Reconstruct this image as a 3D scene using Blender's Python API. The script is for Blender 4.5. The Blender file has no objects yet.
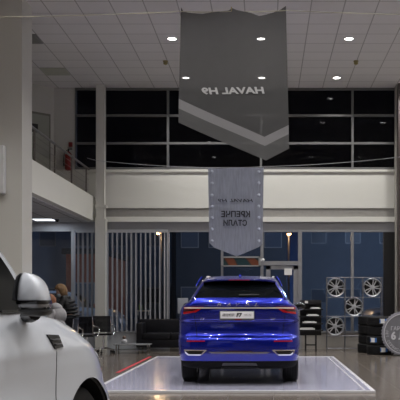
import bpy, bmesh, math, random
from mathutils import Vector, Matrix
from mathutils.bvhtree import BVHTree
random.seed(7)
S = bpy.context.scene
COL = S.collection
PI = math.pi
F = 831.0; HX = 266.0; HY = 301.0; CH = 1.27
DB = 22.0                                # distance of the back wall
def X(px, d): return (px-HX)*d/F
def Z(py, d): return CH+(HY-py)*d/F
ZC = Z(88, DB)                           # ceiling height
T = 24*DB/F                              # ceiling tile
XM = X(96, DB)                           # balcony edge
ZM0 = Z(222, DB); ZM1 = Z(198, DB)       # balcony underside, kerb top

# ------------------------------------------------------------------ materials
MATS = {}
def mat(name, col, rough=.5, metal=0., spec=.5, coat=0., noise=0., nscale=20., bump=0., emit=None, estr=0., stretch=None, transmission=0.):
    if name in MATS: return MATS[name]
    m = bpy.data.materials.new(name); m.use_nodes = True
    nt = m.node_tree; b = nt.nodes['Principled BSDF']
    b.inputs['Base Color'].default_value = (*col, 1)
    b.inputs['Roughness'].default_value = rough
    b.inputs['Metallic'].default_value = metal
    b.inputs['Specular IOR Level'].default_value = spec
    b.inputs['Coat Weight'].default_value = coat
    b.inputs['Coat Roughness'].default_value = .03
    if emit:
        b.inputs['Emission Color'].default_value = (*emit, 1); b.inputs['Emission Strength'].default_value = estr
    if noise or bump:
        tc = nt.nodes.new('ShaderNodeTexCoord'); mp = nt.nodes.new('ShaderNodeMapping')
        nt.links.new(tc.outputs['Object'], mp.inputs[0])
        if stretch: mp.inputs['Scale'].default_value = stretch
        n = nt.nodes.new('ShaderNodeTexNoise'); n.inputs['Scale'].default_value = nscale; n.inputs['Detail'].default_value = 5
        nt.links.new(mp.outputs[0], n.inputs['Vector'])
        if noise:
            r = nt.nodes.new('ShaderNodeMix'); r.data_type = 'RGBA'
            r.inputs['A'].default_value = (*[max(0, c*(1-noise)) for c in col], 1)
            r.inputs['B'].default_value = (*[min(1, c*(1+noise)) for c in col], 1)
            nt.links.new(n.outputs['Fac'], r.inputs['Factor']); nt.links.new(r.outputs['Result'], b.inputs['Base Color'])
        if bump:
            bp = nt.nodes.new('ShaderNodeBump'); bp.inputs['Strength'].default_value = bump; bp.inputs['Distance'].default_value = .02
            nt.links.new(n.outputs['Fac'], bp.inputs['Height']); nt.links.new(bp.outputs[0], b.inputs['Normal'])
    MATS[name] = m
    return m

def grid_mat(name, col, line, tx, ty, x0, y0, lw, rough, noise, nscale, spec=.5, rline=None, coat=0., bumpy=0.):
    """tiles laid in the x/y plane, with joints of width lw"""
    m = bpy.data.materials.new(name); m.use_nodes = True; nt = m.node_tree; L = nt.links; N = nt.nodes
    b = N['Principled BSDF']; b.inputs['Roughness'].default_value = rough; b.inputs['Specular IOR Level'].default_value = spec
    b.inputs['Coat Weight'].default_value = coat; b.inputs['Coat Roughness'].default_value = .08
    tc = N.new('ShaderNodeTexCoord'); sp = N.new('ShaderNodeSeparateXYZ'); L.new(tc.outputs['Object'], sp.inputs[0])
    def M(op, a, c=None, d=None):
        n = N.new('ShaderNodeMath'); n.operation = op
        for i, v in enumerate((a, c, d)):
            if v is None: continue
            if isinstance(v, (int, float)): n.inputs[i].default_value = v
            else: L.new(v, n.inputs[i])
        return n.outputs[0]
    masks = []; cells = []
    for out, t, o in ((sp.outputs[0], tx, x0), (sp.outputs[1], ty, y0)):
        u = M('DIVIDE', M('SUBTRACT', out, o), t)
        fr = M('FRACT', u); cells.append(M('FLOOR', u))
        e = M('MINIMUM', fr, M('SUBTRACT', 1., fr))
        masks.append(M('LESS_THAN', e, lw/2/t))
    mask = M('MAXIMUM', masks[0], masks[1])
    cv = N.new('ShaderNodeCombineXYZ'); L.new(cells[0], cv.inputs[0]); L.new(cells[1], cv.inputs[1])
    wn = N.new('ShaderNodeTexWhiteNoise'); wn.noise_dimensions = '3D'; L.new(cv.outputs[0], wn.inputs['Vector'])
    ns = N.new('ShaderNodeTexNoise'); ns.inputs['Scale'].default_value = nscale; ns.inputs['Detail'].default_value = 6; L.new(tc.outputs['Object'], ns.inputs['Vector'])
    f = M('ADD', M('MULTIPLY', wn.outputs['Value'], .5), M('MULTIPLY', ns.outputs['Fac'], .7))
    mx = N.new('ShaderNodeMix'); mx.data_type = 'RGBA'
    mx.inputs['A'].default_value = (*[c*(1-noise) for c in col], 1); mx.inputs['B'].default_value = (*[c*(1+noise) for c in col], 1)
    L.new(f, mx.inputs['Factor'])
    m2 = N.new('ShaderNodeMix'); m2.data_type = 'RGBA'; L.new(mask, m2.inputs['Factor']); L.new(mx.outputs['Result'], m2.inputs['A'])
    m2.inputs['B'].default_value = (*line, 1); L.new(m2.outputs['Result'], b.inputs['Base Color'])
    if rline is not None:
        L.new(M('ADD', rough, M('MULTIPLY', mask, rline-rough)), b.inputs['Roughness'])
    if bumpy:
        n2 = N.new('ShaderNodeTexNoise'); n2.inputs['Scale'].default_value = 1.6; L.new(tc.outputs['Object'], n2.inputs['Vector'])
        bp = N.new('ShaderNodeBump'); bp.inputs['Strength'].default_value = bumpy; bp.inputs['Distance'].default_value = .02
        L.new(n2.outputs['Fac'], bp.inputs['Height']); L.new(bp.outputs[0], b.inputs['Normal'])
    MATS[name] = m
    return m

def glass_mat(name, tint=(1, 1, 1), ior=1.45, gloss=(1, 1, 1)):
    m = bpy.data.materials.new(name); m.use_nodes = True; nt = m.node_tree; N = nt.nodes; L = nt.links
    N.remove(N['Principled BSDF']); out = N['Material Output']
    t = N.new('ShaderNodeBsdfTransparent'); t.inputs[0].default_value = (*tint, 1)
    g = N.new('ShaderNodeBsdfGlossy'); g.inputs['Roughness'].default_value = .02; g.inputs[0].default_value = (*gloss, 1)
    fr = N.new('ShaderNodeFresnel'); fr.inputs[0].default_value = ior
    mx = N.new('ShaderNodeMixShader'); L.new(fr.outputs[0], mx.inputs[0]); L.new(t.outputs[0], mx.inputs[1]); L.new(g.outputs[0], mx.inputs[2]); L.new(mx.outputs[0], out.inputs[0])
    MATS[name] = m
    return m

def fabric_sheer(name, col, trans, streak=0.):
    m = mat(name, col, .8, noise=.06 if not streak else streak, nscale=6, stretch=(8, 8, .6) if streak else None)
    nt = m.node_tree; N = nt.nodes; L = nt.links; out = N['Material Output']; b = N['Principled BSDF']
    t = N.new('ShaderNodeBsdfTransparent'); mx = N.new('ShaderNodeMixShader'); mx.inputs[0].default_value = trans
    L.new(b.outputs[0], mx.inputs[1]); L.new(t.outputs[0], mx.inputs[2]); L.new(mx.outputs[0], out.inputs[0])
    return m

WALL = mat('wall_paint', (.58, .57, .54), .75, noise=.03, nscale=2)
PILLAR = mat('pillar_paint', (.60, .59, .55), .7, noise=.03, nscale=2)
BAND = mat('parapet_paint', (.74, .735, .68), .7, noise=.02, nscale=1.5)
GREYSTRIP = mat('grey_cladding', (.27, .26, .245), .6, noise=.12, nscale=9)
FRAME = mat('window_frame_metal', (.30, .30, .31), .45, .3)
FRAMEL = mat('pale_frame_metal', (.46, .47, .50), .45, .2)
DARKP = mat('dark_panel', (.012, .012, .014), .35)
BROWN = mat('brown_column', (.06, .045, .04), .5)
STEEL = mat('brushed_steel', (.20, .185, .17), .35, .9)
CHROME = mat('chrome', (.85, .85, .86), .12, 1.)
BLACKL = mat('black_leather', (.006, .006, .009), .5, noise=.2, nscale=60, bump=.1, spec=.3)
BLACKP = mat('black_plastic', (.012, .012, .013), .45)
BLACKG = mat('gloss_black', (.006, .006, .007), .12)
RUBBER = mat('tyre_rubber', (.010, .010, .011), .7, noise=.2, nscale=40, spec=.25)
WHITEP = mat('white_plastic', (.70, .70, .70), .4)
PAPER = mat('white_paper', (.78, .78, .76), .7)
SILVER = mat('alloy_silver', (.62, .63, .66), .3, .55)
DGREY = mat('dark_alloy', (.05, .05, .055), .35, .6)
REDP = mat('red_paint', (.22, .008, .008), .5)
DOORM = mat('grey_door', (.34, .35, .31), .55)
BLUECAR = mat('blue_car_paint', (.0003, .009, .30), .22, .65, coat=1.)
WHITECAR = mat('white_car_paint', (.50, .525, .58), .3, coat=.9)
CARGLASS = mat('tinted_car_glass', (.003, .004, .005), .08, spec=.14)
ARCH = mat('arch_lining', (.008, .008, .009), .85, spec=.15)
TAILRED = mat('red_lamp_lens', (.42, .008, .014), .12, coat=.8)
TAILDARK = mat('dark_lamp_lens', (.035, .003, .006), .12, coat=.8)
GLASS = glass_mat('window_glass', (.86, .9, .95), 1.5)
UGLASS = glass_mat('upper_window_glass', (.35, .36, .4), 1.25)
SLAT = mat('blind_fabric', (.40, .40, .42), .7)
FLUO = mat('fluorescent_diffuser', (.9, .9, .9), .5, emit=(.85, .92, 1.), estr=3)
LENS = mat('downlight_lens', (.9, .9, .9), .5, emit=(1., .96, .9), estr=18)
FLOORM = grid_mat('floor_tiles', (.125, .107, .092), (.08, .07, .06), .6, .6, .1, .2, .008, .15, .12, 5., spec=.42, rline=.5, bumpy=.02)
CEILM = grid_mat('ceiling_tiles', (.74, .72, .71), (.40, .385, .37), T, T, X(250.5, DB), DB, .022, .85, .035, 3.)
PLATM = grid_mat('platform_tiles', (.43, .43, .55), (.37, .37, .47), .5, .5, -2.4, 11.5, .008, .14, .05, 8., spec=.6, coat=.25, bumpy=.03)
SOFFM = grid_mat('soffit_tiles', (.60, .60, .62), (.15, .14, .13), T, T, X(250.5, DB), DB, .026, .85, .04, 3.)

# ------------------------------------------------------------------ helpers
def link(o): COL.objects.link(o); return o
def obj(name, bm, m, parent=None, smooth=False, loc=None):
    me = bpy.data.meshes.new(name); bm.normal_update(); bm.to_mesh(me); bm.free()
    for mm in (m if isinstance(m, (list, tuple)) else [m]): me.materials.append(mm)
    if smooth:
        for p in me.polygons: p.use_smooth = True
        try: me.set_sharp_from_angle(angle=math.radians(38))
        except Exception: pass
    o = bpy.data.objects.new(name, me); link(o)
    if parent: o.parent = parent
    if loc: o.location = loc
    return o
def tag(o, label, cat, group=None, kind=None):
    o['label'] = label; o['category'] = cat
    if group: o['group'] = group
    if kind: o['kind'] = kind
    return o
def thing(name, label, cat, loc=(0, 0, 0), rz=0, group=None):
    o = bpy.data.objects.new(name, None); link(o); o.empty_display_size = .1
    o.location = loc; o.rotation_euler = (0, 0, rz)
    return tag(o, label, cat, group)
def struct(name, bm, m, parent=None, label=None):
    o = obj(name, bm, m, parent)
    if not parent: o['kind'] = 'structure'
    if label: o['label'] = label
    return o
def sroot(name):
    o = bpy.data.objects.new(name, None); link(o); o['kind'] = 'structure'; return o
def B(): return bmesh.new()
def box(bm, x0, x1, y0, y1, z0, z1, bev=0., rot=None, mi=0):
    vs = [bm.verts.new(((x0+x1)/2+sx*(x1-x0)/2, (y0+y1)/2+sy*(y1-y0)/2, (z0+z1)/2+sz*(z1-z0)/2)) for sz in (-1, 1) for sy in (-1, 1) for sx in (-1, 1)]
    q = [(0, 2, 3, 1), (4, 5, 7, 6), (0, 1, 5, 4), (2, 6, 7, 3), (0, 4, 6, 2), (1, 3, 7, 5)]
    fs = [bm.faces.new([vs[i] for i in f]) for f in q]
    for f in fs: f.material_index = mi
    if bev:
        es = list({e for f in fs for e in f.edges})
        r = bmesh.ops.bevel(bm, geom=es, offset=bev, segments=2, affect='EDGES', profile=.6)
        vs = list({v for f in r['faces'] for v in f.verts} | {v for v in vs if v.is_valid})
    if rot is not None: bmesh.ops.transform(bm, matrix=rot, verts=vs)
    return vs
def mkbox(name, m, x0, x1, y0, y1, z0, z1, parent=None, bev=0., smooth=False):
    bm = B(); box(bm, x0, x1, y0, y1, z0, z1, bev); return obj(name, bm, m, parent, smooth or bev > 0)
def tube(bm, pts, r, n=8, closed=False, caps=True):
    pts = [Vector(p) for p in pts]; rings = []
    rs = r if isinstance(r, (list, tuple)) else [r]*len(pts)
    up = None
    for i, p in enumerate(pts):
        a = pts[i-1] if (i > 0 or closed) else p; c = pts[(i+1) % len(pts)] if (i < len(pts)-1 or closed) else p
        t = (c-a).normalized()
        if up is None: up = Vector((0, 0, 1)) if abs(t.z) < .9 else Vector((0, 1, 0))
        u = (up-t*up.dot(t))
        if u.length < 1e-4: u = t.orthogonal()
        u.normalize(); up = u; v = t.cross(u)
        rings.append([bm.verts.new(p+(u*math.cos(k*2*PI/n)+v*math.sin(k*2*PI/n))*rs[i]) for k in range(n)])
    R = len(rings)
    for i in range(R if closed else R-1):
        a, c = rings[i], rings[(i+1) % R]
        for k in range(n): bm.faces.new((a[k], a[(k+1) % n], c[(k+1) % n], c[k]))
    if caps and not closed:
        bm.faces.new(rings[0][::-1]); bm.faces.new(rings[-1])
def lathe(bm, prof, n=32, axis='z', c=(0, 0, 0), closed=False, mi=0):
    """prof: list of (r, h)"""
    rings = []
    for r, h in prof:
        ring = []
        for k in range(n):
            a = 2*PI*k/n; p = (r*math.cos(a), r*math.sin(a), h)
            if axis == 'y': p = (p[0], p[2], p[1])
            if axis == 'x': p = (p[2], p[0], p[1])
            ring.append(bm.verts.new((p[0]+c[0], p[1]+c[1], p[2]+c[2])))
        rings.append(ring)
    m = len(rings)
    for i in range(m if closed else m-1):
        a, b_ = rings[i], rings[(i+1) % m]
        for k in range(n):
            f = bm.faces.new((a[k], a[(k+1) % n], b_[(k+1) % n], b_[k])); f.material_index = mi
    if not closed:
        for rg, rr in ((rings[0], prof[0][0]), (rings[-1], prof[-1][0])):
            if rr > 1e-5: f = bm.faces.new(rg); f.material_index = mi
    bmesh.ops.recalc_face_normals(bm, faces=bm.faces)
def prism(bm, pts, y0, y1):
    """polygon of (x,z) extruded from y0 to y1"""
    a = [bm.verts.new((x, y0, z)) for x, z in pts]; c = [bm.verts.new((x, y1, z)) for x, z in pts]
    bm.faces.new(a); bm.faces.new(c[::-1]); n = len(a)
    for i in range(n): bm.faces.new((a[i], c[i], c[(i+1) % n], a[(i+1) % n]))
    bmesh.ops.recalc_face_normals(bm, faces=bm.faces)
def blob(bm, c, r, rot=None, seg=20, f=None):
    res = bmesh.ops.create_uvsphere(bm, u_segments=seg, v_segments=seg*2//3, radius=1)
    for v in res['verts']:
        p = v.co.copy()
        if f: p = f(p)
        p = Vector((p.x*r[0], p.y*r[1], p.z*r[2]))
        if rot: p = rot @ p
        v.co = p+Vector(c)
def text_bm(s, w, h, shear=0., bold=0., mirror=False, depth=.004):
    """lettering in the x/z plane, centred, readable from -y, fitted to w x h"""
    cu = bpy.data.curves.new('t', 'FONT'); cu.body = s; cu.shear = shear; cu.offset = bold; cu.extrude = .01; cu.resolution_u = 3
    o = bpy.data.objects.new('t', cu); link(o); bpy.context.view_layer.update()
    me = bpy.data.meshes.new_from_object(o.evaluated_get(bpy.context.evaluated_depsgraph_get()))
    bm = B(); bm.from_mesh(me); bpy.data.objects.remove(o); bpy.data.curves.remove(cu); bpy.data.meshes.remove(me)
    xs = [v.co.x for v in bm.verts]; ys = [v.co.y for v in bm.verts]
    cx, cy = (min(xs)+max(xs))/2, (min(ys)+max(ys))/2; sx = w/(max(xs)-min(xs)); sy = h/(max(ys)-min(ys))
    for v in bm.verts:
        x, y, z = v.co; v.co = ((x-cx)*sx*(-1 if mirror else 1), -z/.01*depth/2, (y-cy)*sy)
    bmesh.ops.recalc_face_normals(bm, faces=bm.faces)
    return bm
def shift(bm, d):
    bmesh.ops.translate(bm, verts=bm.verts, vec=d); return bm
def kids(o): return [c for c in o.children]
def copy_tree(o, parent=None):
    c = o.copy(); link(c)
    if parent: c.parent = parent
    for k in kids(o): copy_tree(k, c)
    return c

# ------------------------------------------------------------------ camera
cam = bpy.data.cameras.new('camera'); co = link(bpy.data.objects.new('camera', cam))
co.location = (0, 0, CH); co.rotation_euler = (PI/2, 0, 0)
cam.sensor_width = 36; cam.lens = F/400*36; cam.shift_x = (200-HX)/400; cam.shift_y = (HY-200)/400
cam.clip_start = .05; cam.clip_end = 400
S.camera = co

# ------------------------------------------------------------------ room shell
XL, XR, YB = -9.5, 7.0, -6.0
bm = B(); box(bm, XL, XR, YB, DB+.12, -.2, 0); struct('floor', bm, FLOORM)
bm = B(); box(bm, XL, XR, YB, DB+.12, ZC, ZC+.2); struct('ceiling', bm, CEILM)
bm = B(); box(bm, XL-.2, XL, YB, DB, 0, ZC); struct('wall_left', bm, WALL)
bm = B(); box(bm, XR, XR+.2, YB, DB, 0, ZC); struct('wall_right', bm, WALL)
bm = B(); box(bm, XL, XR, YB-.2, YB, 0, ZC); struct('wall_rear', bm, mat('rear_wall_dark', (.07, .07, .075), .6))

zs = Z(333, DB)                                # sill of the ground floor glass
zg = Z(230, DB)                                # its top
zb0 = Z(222, DB); zb1 = Z(217, DB); zb2 = Z(208, DB); zb3 = Z(169.5, DB)
PL = mat('plinth_stone', (.33, .31, .285), .5, noise=.12, nscale=5)
PLW = mat('plinth_white', (.60, .63, .68), .5, noise=.03, nscale=3)
xdL, xdR = X(262, DB), X(300, DB)
bm = B(); box(bm, X(170, DB), xdL, DB, DB+.25, 0, zs); box(bm, xdR, XR, DB, DB+.25, 0, zs)
struct('trim_1', bm, PL, label='grey stone plinth under the right-hand glazing')
bm = B(); box(bm, XL, X(170, DB), DB, DB+.25, 0, zs)
struct('trim_2', bm, PLW, label='pale plinth under the left-hand glazing')
bm = B(); box(bm, XL, XR, DB+.02, DB+.3, zb2, zb3); box(bm, XL, XR, DB-.02, DB+.3, zb3-.06, zb3)
struct('wall_back', bm, BAND, label='pale parapet wall between upper and lower glazing')
bm = B(); box(bm, XM, XR, DB+.04, DB+.3, zb1, zb2); struct('trim_3', bm, GREYSTRIP, label='grey mottled strip under the pale wall')
bm = B(); box(bm, XM, XR, DB-.06, DB+.3, zb0, zb1); struct('trim_4', bm, BAND, label='narrow pale ledge over the lower windows')
bm = B(); box(bm, XM, XR, DB-.0, DB+.3, zg, zb0); struct('trim_5', bm, FRAME, label='grey lintel over the lower windows')
bm = B(); box(bm, XL, X(75, DB), DB, DB+.3, zb3, ZC); struct('wall_upper', bm, WALL)
bm = B(); box(bm, XL, XM-.001, DB-.012, DB+.3, Z(229.5, DB), ZM0); struct('trim_6', bm, FRAMEL, label='pale lintel under the balcony')

# upper glazing: one window per bay
ux = [75, 168, 261, 352.5, 397]
for i in range(4):
    a, c = X(ux[i], DB), X(ux[i+1], DB)
    r = sroot('window_%d' % (i+1))
    fm = B(); w = .028
    for zz in (zb3+w, Z(143.3, DB), Z(115.5, DB), ZC-w): box(fm, a, c, DB-.02, DB+.08, zz-w, zz+w)
    box(fm, a+.0005, a+w, DB-.03, DB+.09, zb3, ZC-.001); box(fm, c-w, c-.0005, DB-.03, DB+.09, zb3, ZC-.001)
    obj('window_frame', fm, mat('upper_frame_metal', (.17, .17, .17), .5, .2), r)
    pm = B(); box(pm, a+w, c-w, DB+.04, DB+.052, zb3, ZC); obj('window_pane', pm, UGLASS, r)
# ground floor glazing
lx = [(-98, 73.5, 3), (73.5, 168, 1.5), (168, 222, 1.5), (222, 262, 2), (300, 352.5, 2), (352.5, 397, 3)]
for i, (p0, p1, fw) in enumerate(lx):
    a, c = X(p0, DB), X(p1, DB); w = .03
    r = sroot('window_%d' % (i+5)); fmat = FRAMEL if i < 2 else FRAME
    fm = B(); z0, z1 = zs, zg if p0 > 90 else Z(229.5, DB)
    box(fm, a, c, DB-.02, DB+.1, z0, z0+.05); box(fm, a, c, DB-.02, DB+.1, z1-.05, z1)
    box(fm, a+.0005, a+w, DB-.03, DB+.1, z0, z1-.001); box(fm, c-w*fw/1.6, c-.0005, DB-.03, DB+.1, z0, z1-.001)
    obj('window_frame', fm, fmat, r)
    pm = B(); box(pm, a+w, c-w, DB+.1, DB+.112, z0, z1); obj('window_pane', pm, GLASS, r)
# glass entrance door behind the blue car
r = sroot('door_1')
fm = B(); zt = Z(263, DB)
box(fm, xdL, xdR, DB-.03, DB+.12, zt-.06, zt+.05); box(fm, xdR-.05, xdR+.05, DB-.04, DB+.12, 0, zg)
box(fm, X(262, DB)-.04, X(262, DB)+.04, DB-.04, DB+.12, 0, zg); box(fm, xdL, xdR, DB-.02, DB+.12, zg-.05, zg)
obj('door_frame', fm, FRAME, r)
fm = B(); d0, d1 = X(266, DB), X(298, DB)
for q in (d0, d1-.12): box(fm, q, q+.12, DB-.01, DB+.05, .02, zt-.07)
box(fm, d0, d1, DB-.01, DB+.05, .02, .3); box(fm, d0, d1, DB-.01, DB+.05, zt-.17, zt-.07)
lf = obj('door_leaf', fm, FRAME, r)
pm = B(); box(pm, d0+.1, d1-.1, DB+.015, DB+.025, .28, zt-.15); obj('door_pane', pm, GLASS, lf)
pm = B(); box(pm, d0, xdR-.05, DB+.05, DB+.06, zt+.05, zg-.05); obj('transom_pane', pm, GLASS, r)
bm = B(); tube(bm, [(d0+.06, DB-.01, .9), (d0+.06, DB-.07, .92), (d0+.06, DB-.07, 1.28), (d0+.06, DB-.01, 1.3)], .012); obj('door_handle', bm, STEEL, lf, True)
tag(mkbox('paper_notice', PAPER, X(284.3, DB), X(292, DB), DB-.022, DB-.012, Z(275, DB), Z(268.5, DB)), 'white paper notice taped to the glass door behind the blue car', 'notice')

# left angled wall on the balcony, with grey door
P1 = Vector((X(54, DB), DB)); P2 = Vector((P1.x-1.75, DB-1.75))
dv = (P2-P1).normalized(); nv = Vector((dv.y, -dv.x))
if nv.y > 0: nv = -nv
def wallbox(bm, s0, s1, t0, t1, z0, z1):
    vs = []
    for z in (z0, z1):
        for s, t in ((s0, t0), (s1, t0), (s1, t1), (s0, t1)):
            p = P1+dv*s-nv*t; vs.append(bm.verts.new((p.x, p.y, z)))
    for f in ((0, 1, 2, 3), (4, 7, 6, 5), (0, 4, 5, 1), (1, 5, 6, 2), (2, 6, 7, 3), (3, 7, 4, 0)): bm.faces.new([vs[i] for i in f])
    bmesh.ops.recalc_face_normals(bm, faces=bm.faces)
ZF2 = ZM0+.35                                   # balcony walking level
bm = B(); wallbox(bm, 0, 5, 0, .12, ZM0+.3, ZC); struct('wall_balcony', bm, WALL)
zdt = Z(116, DB)
r = sroot('door_2')
bm = B(); wallbox(bm, .12, 1.22, -.03, .0, ZF2, zdt+.02); obj('door_frame', bm, mat('door_trim', (.20, .20, .17), .5), r)
bm = B(); wallbox(bm, .17, 1.17, -.045, -.03, ZF2, zdt-.04); lf = obj('door_leaf', bm, DOORM, r)
bm = B(); wallbox(bm, .5, .8, -.052, -.045, zdt-.52, zdt-.3); obj('door_sign', bm, DARKP, lf)
bm = B(); wallbox(bm, 1.0, 1.12, -.10, -.085, ZF2+1.0, ZF2+1.03); wallbox(bm, 1.08, 1.11, -.1, -.045, ZF2+1.0, ZF2+1.03); obj('door_handle', bm, STEEL, lf)

# balcony (mezzanine) on the left
YP0 = XM/((22-HX)/F); YP1 = XM/((32-HX)/F)        # big pillar front / back
bm = B(); box(bm, XL, XM-.16, YP1+.001, DB, ZM0, ZM0+.35); box(bm, XM-.16, XM, YP1+.001, DB-.03, ZM0, ZM1)
struct('trim_7', bm, BAND, label='pale balcony edge running back along the left side')
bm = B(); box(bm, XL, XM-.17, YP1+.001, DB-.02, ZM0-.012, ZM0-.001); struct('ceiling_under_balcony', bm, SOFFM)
# big pillar
bm = B(); box(bm, XM-.95, XM, YP0, YP1, 0, ZC); struct('trim_8', bm, PILLAR, label='large pale square pillar at the left')
# slim column with collar
cx0, cx1 = X(96, 21.6), X(104.3, 21.6)
bm = B(); box(bm, cx0, cx1, 21.6, 21.82, 0, ZC); box(bm, cx0-.02, cx1+.04, 21.58, 21.84, zb0-.02, zb0+.05); box(bm, cx0-.02, cx1+.04, 21.58, 21.84, zb2-.03, zb2+.04)
box(bm, cx0-.02, cx1+.03, 21.57, 21.85, 0, zb0-.02)
struct('trim_9', bm, PILLAR, label='slim pale column before the back glazing')
# dark column on right edge
bm = B(); box(bm, X(396.2, 21.7), X(398.3, 21.7), 21.7, DB, 0, ZC); struct('trim_10', bm, mat('right_pale_edge', (.42, .40, .36), .6), label='narrow pale edge strip at the far right')
bm = B(); box(bm, X(398.4, 21.5), X(398.4, 21.5)+.5, 21.5, DB, 0, ZC); struct('trim_11', bm, BROWN, label='dark brown column at far right')
bm = B(); box(bm, X(383, DB), X(396, DB), DB-.06, DB-.02, zs, zg-.06); struct('trim_12', bm, DARKP, label='black panel over the glazing at far right')
# back wall continuing to the right of the brown column
bm = B(); box(bm, X(398.4, 21.5)+.5, XR, DB, DB+.3, zb3, ZC); box(bm, X(398.4, 21.5)+.5, XR, DB, DB+.3, zs, zg); struct('wall_back_right', bm, WALL)
# low white box on the pillar face
bm = B(); box(bm, X(-14, YP0-.15), X(3.8, YP0-.15), YP0-.15, YP0, Z(193, YP0-.15), Z(145, YP0-.15), .02)
o = obj('wall_cabinet', bm, WHITEP, smooth=True); tag(o, 'white box mounted on the front of the big left pillar', 'cabinet')

# balcony railing
rail = thing('balcony_railing', 'steel railing with thin cables along the left balcony edge', 'railing', (XM-.08, 0, ZM1))
zr = Z(167, 21.0)-ZM1+.02
ys = [F*(-XM)/(HX-px) for px in (38.5, 58.5, 75.0, 89.5)]
bm = B(); tube(bm, [(0, YP1+.0, zr), (0, 21.5, zr)], .026, 10); obj('handrail', bm, STEEL, rail, True)
for y in ys: 
    bm = B(); tube(bm, [(0, y, 0), (0, y, zr)], .022, 8); box(bm, -.05, .05, y-.05, y+.05, 0, .012); obj('post', bm, STEEL, rail, True)
for k in range(1, 5):
    bm = B(); tube(bm, [(0, YP1, zr*k/5), (0, 21.5, zr*k/5)], .005, 6); obj('cable', bm, STEEL, rail, True)
# fire extinguisher + call point on upper wall (left of the upper glass)
fe = thing('fire_extinguisher', 'red fire extinguisher hung on the balcony wall beside the upper windows', 'fire extinguisher', (X(68.5, DB-.15), DB-.15, Z(170.5, DB-.15)))
bm = B(); lathe(bm, [(.02, 0), (.085, .01), (.095, .05), (.095, .40), (.07, .46), (.03, .49), (.03, .5)], 20); obj('cylinder_body', bm, REDP, fe, True)
bm = B(); lathe(bm, [(.02, .5), (.025, .52), (.02, .56)], 12); box(bm, -.02, .1, -.015, .015, .55, .57); box(bm, -.02, .1, -.015, .015, .585, .6); obj('valve', bm, BLACKP, fe, True)
bm = B(); tube(bm, [(-.02, 0, .54), (-.1, 0, .5), (-.125, 0, .35), (-.12, 0, .12)], [.01, .01, .01, .02]); obj('hose', bm, BLACKP, fe, True)
bm = B(); box(bm, -.05, .05, .09, .15, .2, .4); obj('bracket', bm, BLACKP, fe)
bm = B(); q = X(70.5, DB-.04), Z(144.5, DB-.04); box(bm, q[0]-.05, q[0]+.05, DB-.05, DB, q[1]-.06, q[1]+.06, .006); box(bm, q[0]-.025, q[0]+.025, DB-.056, DB-.05, q[1]-.025, q[1]+.025)
tag(obj('fire_call_point', bm, REDP, None, True), 'small red fire alarm call point above the extinguisher', 'alarm')

# ------------------------------------------------------------------ ceiling fittings
LIGHTS = []
def downlight(x, y, label, group='recessed ceiling downlights', power=60, lit=True):
    o = thing('downlight', label, 'ceiling light', (x, y, ZC), 0, group)
    bm = B(); lathe(bm, [(.085, -.004), (.088, -.012), (.115, -.012), (.12, 0), (.085, 0)], 24, closed=True); obj('trim_ring', bm, WHITEP, o, True)
    bm = B(); lathe(bm, [(.001, -.006), (.086, -.006), (.086, -.001), (.001, -.001)], 24, closed=True); obj('lens', bm, LENS, o)
    l = bpy.data.lights.new('lamp', 'AREA'); l.shape = 'DISK'; l.size = .17; l.energy = power; l.color = (1., .975, .945); l.spread = 2.05
    lo = link(bpy.data.objects.new('lamp', l)); lo.parent = o; lo.location = (0, 0, -.02)
    return o
rows = [20.97, 17.85, 14.73, 11.61, 8.5, 5.4, 2.3, -.8, -3.9]
cols = [X(172, 17.85), X(261, 17.85), X(349, 17.85), X(349, 17.85)+1.9, X(349, 17.85)+3.8]
nm = {(0, 0): 'lit ceiling downlight nearest the back glass, left of the large grey banner edge',
      (0, 1): 'lit ceiling downlight near the back glass seen dimly through the large grey banner',
      (0, 2): 'lit ceiling downlight near the back glass, right of the large grey banner',
      (1, 0): 'lit ceiling downlight further from the glass, left of the large banner',
      (1, 1): 'lit ceiling downlight seen dimly through the upper part of the large banner',
      (1, 2): 'lit ceiling downlight further from the glass, right of the large banner'}
DLP = 35
for i, y in enumerate(rows):
    for j, x in enumerate(cols):
        if (i, j) in nm: downlight(x, y, nm[(i, j)], power=DLP)
        else: downlight(x, y, 'recessed round downlight in the tiled ceiling outside the photo frame', 'downlights outside the frame', power=DLP)
for y in rows[3:]:
    for x in (cols[0]-1.9, cols[0]-3.8): downlight(x, y, 'recessed round downlight in the tiled ceiling outside the photo frame', 'downlights outside the frame', power=DLP)
def detector(px, py, label):
    d = F*(ZC-CH)/(HY-py)
    o = thing('smoke_detector', label, 'detector', (X(px, d), d, ZC), 0, 'smoke detectors')
    Y_ = mat('yellowed_plastic', (.34, .29, .12), .5)
    bm = B(); lathe(bm, [(.06, 0), (.06, -.02), (.03, -.03), (.001, -.03)], 18); obj('mount', bm, Y_, o, True)
    bm = B(); lathe(bm, [(.03, -.03), (.05, -.04), (.05, -.07), (.02, -.09), (.001, -.09)], 18); obj('sensor_head', bm, Y_, o, True)
detector(165.5, 61, 'yellowed smoke detector on the ceiling left of the large banner')
detector(356, 61, 'yellowed smoke detector on the ceiling at the right')
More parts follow.
